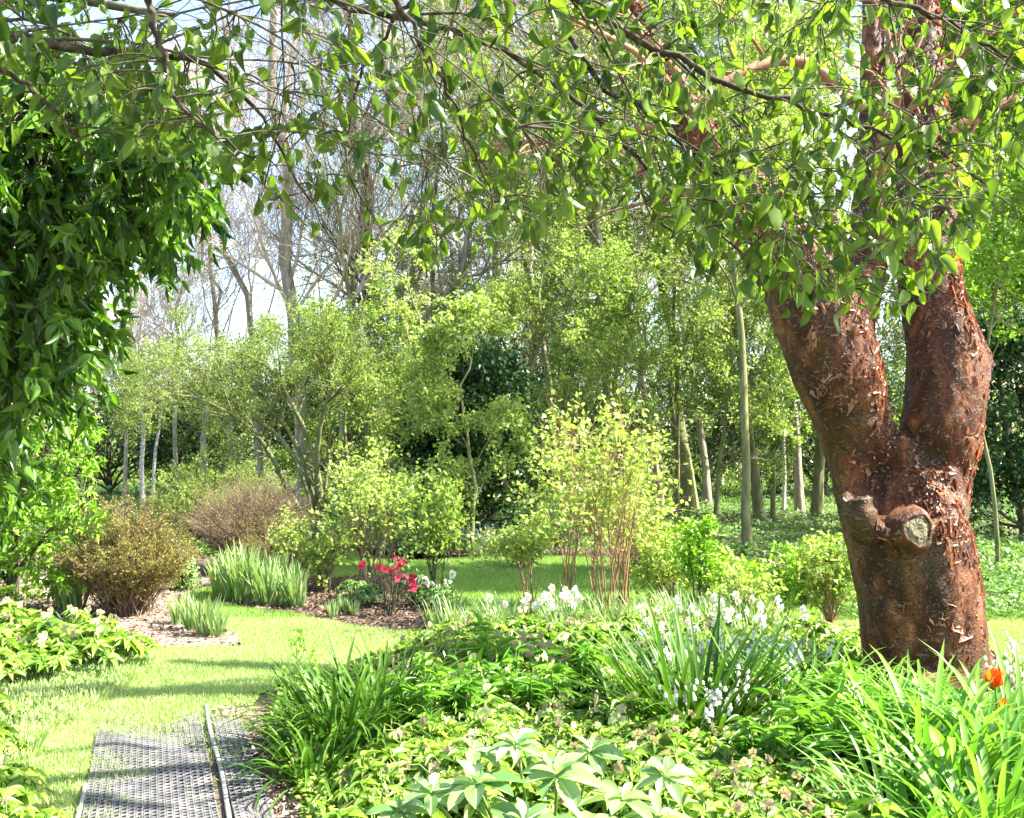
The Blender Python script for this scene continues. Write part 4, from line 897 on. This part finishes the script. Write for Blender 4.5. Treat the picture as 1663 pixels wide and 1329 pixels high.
def cover(name, poly_px, n, h, leaf, seed, mat, label, flowers=None, T=T_SMALL, patch=.5):
    rng = R(seed); poly = np.array(gp(*poly_px)); lo, hi = poly.min(0), poly.max(0)
    p = rng.uniform(lo, hi, (n * 3, 2)); p = p[inpoly(p[:, 0], p[:, 1], poly)][:n]
    hm = h * (1 - patch + patch * np.abs(np.sin(p[:, 0] * 2.3 + np.sin(p[:, 1] * 1.7)) * np.sin(p[:, 1] * 2.9 + p[:, 0])))
    pos = np.column_stack([p, hm * rng.uniform(.3, 1, len(p))]); N = len(p)
    mb = MB(); put_leaves(mb, pos, np.column_stack([rng.normal(size=(N, 2)), .5 * np.abs(rng.normal(size=N))]), np.column_stack([rng.normal(size=(N, 2)) * .5, np.ones(N)]), leaf * rng.uniform(.6, 1.3, N), .6, T, None, rng)
    o = mb.build(name, mat, None); tag(o, label, 'ground cover', None, 'stuff')
    if flowers:
        fm, nf, fs = flowers; ii_ = rng.choice(N, nf); q = pos[ii_] + [0, 0, .05 + .03]; m2 = MB()
        for k in range(4): put_leaves(m2, q + rng.normal(size=q.shape) * fs * .5, rng.normal(size=q.shape), rng.normal(size=q.shape) + [0, -.6, .6], fs, .9, T_SMALL, None, rng)
        o2 = m2.build('blossoms', fm, o)
cover('ground_cover', [(560, 905), (840, 905), (1080, 908), (1180, 942), (1400, 988), (1750, 1000), (1900, 990), (2400, 820), (1663, 790), (0, 790), (-600, 830), (-150, 930), (330, 920), (440, 885), (520, 882)], 260000, .3, .08, 601, 'leaf_cover', 'low green woodland ground cover beneath the trees', ('petal_white', 1500, .03))
cover('ground_cover', [(1340, 1012), (1400, 890), (1900, 880), (1900, 1012)], 26000, .2, .06, 604, 'leaf_cover', 'leafy ground cover just beyond the maple, up to the edge of the lawn', ('petal_white', 120, .03))
cover('ground_cover', [(640, 1075), (660, 1050), (760, 1032), (1000, 1014), (1400, 1050), (1850, 1130), (1900, 1500), (560, 1500), (480, 1300), (430, 1200), (470, 1120)], 70000, .13, .05, 602, 'leaf_helle', 'leafy low growth filling the near flower bed', None)
cover('ground_cover', [(-300, 1090), (80, 1080), (215, 1085), (205, 1115), (120, 1150), (80, 1190), (30, 1230), (20, 1400), (-400, 1400)], 20000, .08, .04, 603, 'leaf_cover', 'weedy green growth along the left edge of the lawn', None)
blades(np.array(gp((-300, 1095), (80, 1090), (215, 1085), (225, 1105), (130, 1165), (60, 1215), (20, 1400), (-400, 1400))), 130000, 24, .03, .11, 'long_grass', 'longer weedy grass along the left edge of the lawn', None, (3.6, 9))

# ------------------------------------------------------------------ border plants
def palmate(mb, c, axis, L, W, T, rng, n=6, spread=2 * math.pi, tiltd=.35, az0=0):
    """ring of leaflets round c"""
    N = len(c); axis = nz(axis); x = nz(np.cross(axis, rng.normal(size=(N, 3)))); y = np.cross(axis, x)
    for k in range(n):
        th = k * 2 * math.pi / n + .12 * rng.normal(size=N)
        a = x * np.cos(th)[:, None] + y * np.sin(th)[:, None] + axis * (tiltd * rng.uniform(.2, 1.4, N))[:, None]
        put_leaves(mb, c, a, axis + .15 * rng.normal(size=(N, 3)), L * rng.uniform(.7, 1.15, N), W, T, None, rng)
def flower_disc(mb, c, axis, L, W, rng, n=6, cup=.35, T=T_OBOV): palmate(mb, c, axis, L, W, T, rng, n, tiltd=cup)
def hellebore(seed, nleaf=26, nfl=7, r=.27, h=.25, L=.09, fl='petal_pink', leafm='leaf_helle'):
    rng = R(seed); root = empty('hellebore'); az = rng.uniform(0, 2 * math.pi, nleaf); rr = r * np.sqrt(rng.random(nleaf)); hh = h * (1 - .45 * (rr / r) ** 2) * rng.uniform(.7, 1.05, nleaf)
    c = np.column_stack([rr * np.cos(az), rr * np.sin(az), hh]); A = c * np.array([.12, .12, 0]); st = MB()
    tubes(st, bez(A, c * [.4, .4, .8], c, 5), np.full((nleaf, 5), .003), 4)
    lf = MB(); palmate(lf, c, np.column_stack([np.cos(az) * rr / r * .6, np.sin(az) * rr / r * .6, np.ones(nleaf)]), L, .4, T_LANCE, rng, 7, tiltd=.1)
    fm = MB()
    if nfl:
        az = rng.uniform(0, 2 * math.pi, nfl); rr = r * .8 * np.sqrt(rng.random(nfl)); c = np.column_stack([rr * np.cos(az), rr * np.sin(az), h * rng.uniform(1.0, 1.22, nfl)])
        tubes(st, bez(c * [.1, .1, 0], c * [.5, .5, 1.1], c, 5), np.full((nfl, 5), .0028), 4)
        for k in range(nfl):
            fm = MB(); flower_disc(fm, c[k:k + 1], np.array([[rng.normal(), rng.normal(), rng.uniform(-.5, .3)]]), .03, .8, rng, 5, .45); fm.build('flower', fl, root, True)
    st.build('stems', 'stem_green', root); lf.build('leaves', leafm, root, True)
    return root
def clump(name, seed, N, L, Wd, mat, tilt, droop, base_r, K=8, fold=.3):
    root = empty(name); mb = MB(); straps(mb, N, L, Wd, R(seed), base_r, tilt, droop, K, fold); mb.build('leaves', mat, root, True); return root
USED = set()
def place(proto, px, py, label, cat, group=None, rz=0, s=1.0, sz=None, xy=None):
    g = G(px, py) if xy is None else np.array([*xy, 0])
    if proto.name in USED: o = copy_tree(proto)
    else: o = proto; USED.add(proto.name)
    o.location = (float(g[0]), float(g[1]), 0); o.rotation_euler = (0, 0, rz); o.scale = (s, s, sz or s)
    tag(o, label, cat, group); return o
# strap-leaved clumps in front
o = clump('daylily', 701, 200, .55, .022, 'leaf_strap', .5, 1.4, .22); place(o, 556, 1225, 'dark arching strap-leaved clump beside the mat path', 'plant')
o = clump('daylily', 702, 100, .42, .02, 'leaf_strap', .6, 1.5, .15); place(o, 515, 1275, 'lower dark strap-leaved clump spilling onto the path edge', 'plant', rz=1)
o = clump('daylily', 7021, 120, .6, .02, 'leaf_strap', .5, 1.3, .2); place(o, 620, 1210, 'dark strap-leaved clump right behind the path-side one', 'plant', rz=1)
o = clump('agapanthus', 703, 170, .74, .028, 'leaf_strap', .55, .75, .22); place(o, 1130, 1205, 'large dark green fountain-shaped clump in the middle of the bed', 'plant')
o = clump('agapanthus', 704, 70, .7, .028, 'leaf_strap', .9, .8, .15); place(o, 1225, 1190, 'low spreading dark clump right of the fountain-shaped one', 'plant', rz=2)
o = clump('agapanthus', 7041, 60, .55, .028, 'leaf_strap', .9, .8, .15); place(o, 1030, 1190, 'low spreading dark clump left of the fountain-shaped one', 'plant', rz=2)
dl = [clump('daylily', 705 + i, 110, .62, .031, 'leaf_strapbright', .4, 1.5, .2) for i in range(3)]
for i, (px, py, lab, s) in enumerate((
    (1420, 1205, 'bright strap-leaved clump in front of the left side of the maple trunk', .82), (1520, 1215, 'bright strap-leaved clump in front of the middle of the maple trunk', .78),
    (1600, 1265, 'bright strap-leaved clump below the upper orange tulip', .9), (1660, 1300, 'bright strap-leaved clump at the right edge of the bed', 1.1),
    (1540, 1320, 'bright strap-leaved clump at the bottom right, in front of two others', 1.1), (1440, 1270, 'bright strap-leaved clump left of the bottom right ones', .9),
    (1620, 1420, 'bright strap-leaved clump cut by the bottom right corner', 1.0), (1330, 1180, 'bright strap-leaved clump between fountain-shaped one and maple', .85), (1480, 1420, 'bright strap-leaved clump cut by the bottom edge near the corner', .8))):
    place(dl[i % 3], px, py, lab, 'plant', 'bright strap-leaved clumps', i * 1.3, s)
# irises
ir = [clump('iris', 720 + i, 46, .5, .032, 'leaf_iris', .16, .12, .13, 6, .1) for i in range(3)]
for i, (px, py, s) in enumerate(((372, 975, 1), (392, 980, 1.1), (414, 978, 1), (436, 985, 1), (400, 968, 1), (462, 984, .85), (440, 972, .95), (482, 988, .75), (360, 968, .8))):
    place(ir[i % 3], px, py, 'pale upright iris leaves in the row edging the middle bed', 'plant', 'iris clumps on the middle bed', i, s)
for i, (px, py, s) in enumerate(((290, 1015, .55), (312, 1025, .6), (335, 1033, .65), (352, 1036, .5))):
    place(ir[i % 3], px, py, 'short iris fan on the tip of the left mulch bed', 'plant', 'iris clumps on the left bed', i + .5, s)
for i, (px, py, s) in enumerate(((540, 1005, .35), (560, 998, .35), (575, 1000, .3), (120, 1000, .8), (105, 990, .8))):
    place(ir[i % 3], px, py, 'small grey-green iris shoot on the middle bed below the red flowers' if i < 3 else 'whitish iris leaves at the foot of the bronze shrub', 'plant', 'small iris shoots' if i < 3 else 'iris leaves by the bronze shrub', i + .5, s)
# hellebores
hp = [hellebore(740, 30, 4), hellebore(741, 34, 2), hellebore(742, 28, 6), hellebore(743, 32, 4, fl='petal_green')]
rng = R(760); bedpoly = [(680, 1085), (760, 1052), (960, 1035), (1380, 1060), (1380, 1160), (1300, 1260), (1400, 1330), (1430, 1450), (600, 1450), (620, 1330), (700, 1240), (660, 1170)]
bed = np.array(gp(*bedpoly)); pts = []
big_c = G(890, 1360)[:2]; aga = G(1130, 1205)[:2]
lo, hi = bed.min(0), bed.max(0)
for _ in range(9000):
    q = rng.uniform(lo, hi)
    if not inpoly(np.array([q[0]]), np.array([q[1]]), bed)[0]: continue
    if any(np.hypot(*(q - p)) < .26 for p in pts): continue
    if np.hypot(*(q - aga)) < .42: continue
    if abs(q[0] - .15) < .62 and q[1] < 4.15: continue
    pts.append(q)
for i, q in enumerate(pts):
    px, py = proj(np.array([q[0], q[1], 0]))
    zone = ('leafy hellebore in the far part of the near bed, by the white daffodils', 'hellebores at the back of the bed') if py < 1110 else (('leafy hellebore in front of the fountain-shaped dark clump', 'hellebores in front of the dark clump') if px > 960 and py > 1190 else ('leafy hellebore in the middle of the near bed, left of the dark fountain-shaped clump', 'hellebores in the middle of the bed'))
    place(hp[int(rng.integers(4))], 0, 0, zone[0], 'plant', zone[1], rng.uniform(0, 6), rng.uniform(.75, 1.15), xy=q)
for i, (px, py, s) in enumerate(((30, 1065, 1.3), (90, 1085, 1.4), (150, 1095, 1.3), (60, 1110, 1.1), (0, 1120, 1.2), (195, 1085, 1.0), (120, 1060, 1.2), (-60, 1090, 1.4), (10, 1040, 1.2))):
    place(hp[i % 4], px, py, 'broad-leaved hellebore on the left side of the lawn', 'plant', 'hellebores left of the lawn', i * 1.1, s)
for i, (px, py, s) in enumerate(((-50, 1250, .9), (-10, 1320, .8), (-60, 1340, 1.0), (10, 1400, .8), (-40, 1180, .8), (-90, 1180, 1.0), (25, 1240, .4))):
    place(hp[i % 2], px, py, 'green leafy plant at the bottom left edge of the lawn', 'plant', 'plants at the bottom left', i * 1.7, s)
# large pale rosettes at the bottom
root = empty('large_leaved_plant', (*G(890, 1370)[:2], 0), 'low plant with broad pale oval leaves in rosettes at the bottom centre', 'plant')
loc = np.array(root.location); rng = R(770); st = MB(); RS = []
for (px, py, Y, L) in ((775, 1275, 3.6, .19), (905, 1262, 3.6, .21), (1010, 1300, 3.5, .2), (840, 1212, 4.0, .17), (960, 1222, 4.0, .17), (700, 1290, 3.6, .17), (850, 1340, 3.4, .19), (1070, 1330, 3.5, .18), (770, 1222, 4.1, .16), (1080, 1262, 3.9, .16), (650, 1320, 3.6, .14), (950, 1350, 3.3, .18)):
    c = U(px, py, Y) - loc; RS.append((c, L))
for c, L in RS:
    mb = MB(); n = int(rng.integers(6, 9)); palmate(mb, c[None], np.array([[.15 * rng.normal(), .15 * rng.normal() - .15, 1]]), L * .76, .46, T_BIG, rng, n, tiltd=.25); mb.v = [np.array(a_) for a_ in mb.v]; palmate(mb, c[None] + [0, 0, .01], np.array([[.1, -.1, 1]]), L * .5, .42, T_OBOV, rng, 4, tiltd=.8)
    mb.v = [np.array(a_) for a_ in mb.v]
    for a_ in mb.v:
        if len(a_) == 50: a_[:] = np.clip(a_ * .85 + .1 * np.tile([.6, 0, 0, 0, -.5], 10) + .03, 0, .9); a_[2::5] = 1
    mb.build('leaf_rosette', 'leaf_big', root, True); tubes(st, bez(c[None] * [.5, .5, 0], c[None] * [.8, .8, .6], c[None], 5), np.full((1, 5), .006), 6)
st.build('stems', 'stem_green', root)
def lily(seed):
    rng = R(seed); root = empty('lily_shoot'); n = 5; top = np.column_stack([rng.normal(size=(n, 2)) * .09, rng.uniform(.26, .42, n)]); P = bez(top * [.6, .6, 0], top * [.7, .7, .6], top, 8)
    st = MB(); tubes(st, P, np.full((n, 8), .004), 5); st.build('stems', 'stem_green', root)
    lf = MB(); p, t = scatter_on(P, 22, .15, 1, rng); a = rng.normal(size=p.shape) * [1, 1, .15] + [0, 0, .35]; put_leaves(lf, p, a, t + .1 * rng.normal(size=t.shape), rng.uniform(.07, .12, len(p)), .26, T_LANCE, None, rng); lf.build('leaves', 'leaf_strapbright', root, True); return root
lp = [lily(775 + i) for i in range(3)]
for i, (px, py) in enumerate(((690, 1175), (730, 1190), (770, 1165), (745, 1215), (700, 1225), (820, 1180), (870, 1195), (905, 1175), (800, 1130), (950, 1130), (930, 1150), (1290, 1260), (1330, 1240), (1260, 1290), (1380, 1280), (1350, 1210), (1310, 1300))):
    g_ = px > 1200; place(lp[i % 3], px, py, 'upright green lily shoot among the growth left of the bright strap-leaved clumps' if g_ else 'upright green lily shoot in the middle of the bed, behind the pale rosettes', 'plant', 'lily shoots by the strap leaves' if g_ else 'lily shoots in the bed', i * 1.4, rng.uniform(.85, 1.15))
# daffodils
def daffodil(seed, nf=1, h=.38, petals='petal_white', cup='petal_yellow', nl=9):
    rng = R(seed); root = empty('daffodil'); mb = MB(); straps(mb, nl, .34, .013, rng, .04, .22, .5, 6, .2); mb.build('leaves', 'leaf_iris', root)
    for k in range(nf):
        c = np.array([[.09 * rng.normal() * (nf > 1), .09 * rng.normal() * (nf > 1), h * rng.uniform(.85, 1.1)]]); st = MB(); tubes(st, bez(c * [.2, .2, 0], c * [.6, .6, .9], c, 5), np.full((1, 5), .003), 4)
        s = st.build('stem', 'stem_green', root); ax = nz(np.array([[.5 * rng.normal(), -1, .25]])); f = MB(); flower_disc(f, c, ax, .035, .75, rng, 6, .15); fo = f.build('flower', petals, root)
        cu = MB(); tubes(cu, np.concatenate([c, c + ax * .016])[None], np.array([[.007, .012]]), 8); cu.build('cup', cup, fo)
    return root
dp = [daffodil(780, 1), daffodil(781, 3), daffodil(782, 2, cup='petal_white'), daffodil(783, 3, cup='petal_white')]
place(dp[0], 735, 1020, 'single white daffodil standing at the right end of the middle bed', 'flower', None, 0, 1.25)
rng = R(784)
for i in range(31):
    if i < 10: px, py, g_ = rng.uniform(880, 970), rng.uniform(1040, 1062), 0
    elif i < 27: px, py, g_ = rng.uniform(1020, 1300), rng.uniform(1050, 1110), 1
    else: px, py, g_ = rng.uniform(760, 880), rng.uniform(1040, 1060), 2
    lab = ['white daffodil in the drift below the tall reddish-stemmed shrub', 'white daffodil in the drift behind the dark fountain-shaped clump', 'white daffodil scattered at the lawn edge left of the drift'][g_]
    place(dp[int(rng.integers(1, 4))] if g_ < 2 else dp[0], px, py, lab, 'flower', ['daffodils below the tall shrub', 'daffodils behind the dark clump', 'daffodils at the lawn edge'][g_], rng.uniform(-.6, .6), rng.uniform(.85, 1.1))
# daffodil foliage band (leaf clumps)
df = [clump('daffodil_leaves', 790 + i, 60, .36, .012, 'leaf_iris', .22, .5, .12, 6, .2) for i in range(2)]
for i in range(26):
    px = rng.uniform(700, 1240); py = 1012 + rng.uniform(8, 40); place(df[i % 2], px, py, 'grassy daffodil leaves without flowers along the back of the bed', 'plant', 'daffodil leaf clumps', i, rng.uniform(.8, 1.1))
# white bluebells
def bluebell(seed, n=4):
    rng = R(seed); root = empty('white_bluebell'); mb = MB(); straps(mb, 10, .26, .014, rng, .03, .5, .9, 6, .3); mb.build('leaves', 'leaf_strapbright', root)
    for k in range(n):
        top = np.array([[.07 * rng.normal(), .07 * rng.normal(), rng.uniform(.26, .36)]]); P = bez(top * [.2, .2, 0], top * [.6, .6, .7], top, 7); st = MB(); tubes(st, P, np.full((1, 7), .0025), 4); st.build('stem', 'stem_green', root)
        p, t = scatter_on(P, 9, .6, 1, rng); p = p + rng.normal(size=p.shape) * .011; f = MB()
        tubes(f, np.stack([p + [0, 0, .008], p + [0, 0, .0], p - [0, 0, .014]], 1), np.tile([[.002, .0075, .010]], (9, 1)), 7); f.build('flower_spike', 'petal_white', root)
    return root
bb = [bluebell(800 + i) for i in range(3)]
for i in range(26):
    if i < 6: px, py, lab, g_ = rng.uniform(1100, 1250), rng.uniform(1195, 1240), 'white bell-flowered bulb in front of the dark fountain-shaped clump', 'white bells in front of the dark clump'
    elif i < 22: px, py, lab, g_ = rng.uniform(1070, 1340), rng.uniform(1110, 1150), 'white bell-flowered bulb just behind the dark fountain-shaped clump', 'white bells behind the dark clump'
    else: px, py, lab, g_ = rng.uniform(1640, 1670), rng.uniform(1120, 1200), 'white bell-flowered bulb near the orange tulips', 'white bells near the tulips'
    place(bb[i % 3], px, py, lab, 'flower', g_, i, rng.uniform(.9, 1.2))
# tulips
def tulip(px, py, Y, label, s=1.0):
    c = U(px, py, Y); root = empty('tulip', (c[0], c[1], 0), label, 'flower'); rng = R(int(px)); c = np.array([[0, 0, c[2]]]) ; st = MB(); tubes(st, bez(c * 0, c * .6 + [.02, 0, 0], c, 6), np.full((1, 6), .005), 6); st.build('stem', 'stem_green', root)
    mb = MB()
    th = np.arange(6) * math.pi / 3 + .3; ou = np.column_stack([np.cos(th), np.sin(th), np.zeros(6)])
    put_leaves(mb, c + ou * .006, ou * np.array([.42, .55] * 3)[:, None] + [0, 0, 1.], ou, .062 * s, .62, T_OVAL, np.array([.1, .9] * 3), rng); mb.build('petals', 'petal_orange', root, True)
    mb = MB(); straps(mb, 4, .28, .04, rng, .02, .35, .6, 7, .3); mb.build('leaves', 'leaf_iris', root, True)
tulip(1616, 1116, 4.9, 'orange-red tulip in bloom right of the maple trunk', 1.5); tulip(1632, 1152, 4.8, 'smaller orange tulip just below the taller one', .8)
# red flowering azalea
g = G(632, 1000); ar = shrub('azalea', g, .62, .5, 'small dark-stemmed shrub topped with red flowers on the middle bed', 'shrub', 820, 'bark_dark', 'leaf_cover', 7, 3, 2, .04, 2, .4, .007, bare=.5)
rng = R(821); fm = MB(); pp = []
for px, py, n in ((592, 912, 2), (612, 928, 3), (630, 925, 4), (650, 915, 4), (655, 935, 3), (668, 940, 4), (640, 935, 3), (672, 958, 2)):
    for k in range(n): pp.append(U(px + rng.normal() * 5, py + rng.normal() * 5, g[1] - .1 + .1 * rng.normal()) - np.array([g[0], g[1], 0]))
pp = np.array(pp); st = MB(); tubes(st, bez(pp * [.2, .2, 0], pp * [.6, .6, .5], pp, 6), np.full((len(pp), 6), .003), 4); st.build('flower_stems', 'bark_dark', ar)
for q_ in pp:
    fm = MB(); flower_disc(fm, q_[None], np.array([[rng.normal(), rng.normal() - 1, rng.normal()]]), .038, .9, rng, 6, .4); fm.build('blossom', 'petal_red', ar)
for i, (px, py, lab) in enumerate(((600, 985, 'green low herb to the left of the red flowers'), (575, 975, 'green feathery clump behind the small iris shoots'), (672, 985, 'white-flowered low plant just right of the red flowers'), (715, 992, 'cream-flowered plant at the foot of the airy dark-stemmed shrub'))):
    hb = hellebore(830 + i, 40, 0 if i < 2 else 10, .2, .22 if i < 2 else .25, .06, 'petal_white', 'leaf_cover'); place(hb, px, py, lab, 'plant', None, 0, 1)
# far blue and pink flowers behind the lawn
rng = R(840)
for i, (x0, x1, py, mat, lab, n) in enumerate(((675, 800, 893, 'petal_blue', 'blue and white flower patch behind the lawn', 160), (760, 890, 905, 'petal_pink', 'pinkish flower patch below the holly', 120), (560, 690, 893, 'petal_pink', 'pink flower patch behind the red flowers', 80))):
    p = np.array([G(rng.uniform(x0, x1), py + rng.uniform(-5, 5)) for _ in range(n)]); c = p.mean(0); root = empty('flower_patch', (c[0], c[1], 0), lab, 'flowers'); p[:, 2] = rng.uniform(.12, .4, n); mb = MB()
    flower_disc(mb, p - [c[0], c[1], 0], rng.normal(size=(n, 3)) + [0, -1, .5], .035, .8, rng, 5, .3, T_SMALL); mb.build('blossoms', mat, root); st = MB(); q = p - [c[0], c[1], 0]; tubes(st, bez(q * [1, 1, 0], q * [1, 1, .5], q, 3), np.full((n, 3), .003), 3); leaves_on(st, np.stack([q * [1, 1, 0], q * [1, 1, .5], q], 1), 6, .1, .9, .05, .5, T_SMALL, rng); st.build('leaves', 'leaf_cover', root)
# climbing sprig left of the path clump
s = shrub('herb', G(478, 1210), .62, .15, 'thin upright weed with small leaves rising beside the path clump', 'plant', 850, 'stem_green', 'leaf_lime', 3, 6, 1, .03, 3, .05, .004, bare=.2, tl=.1)
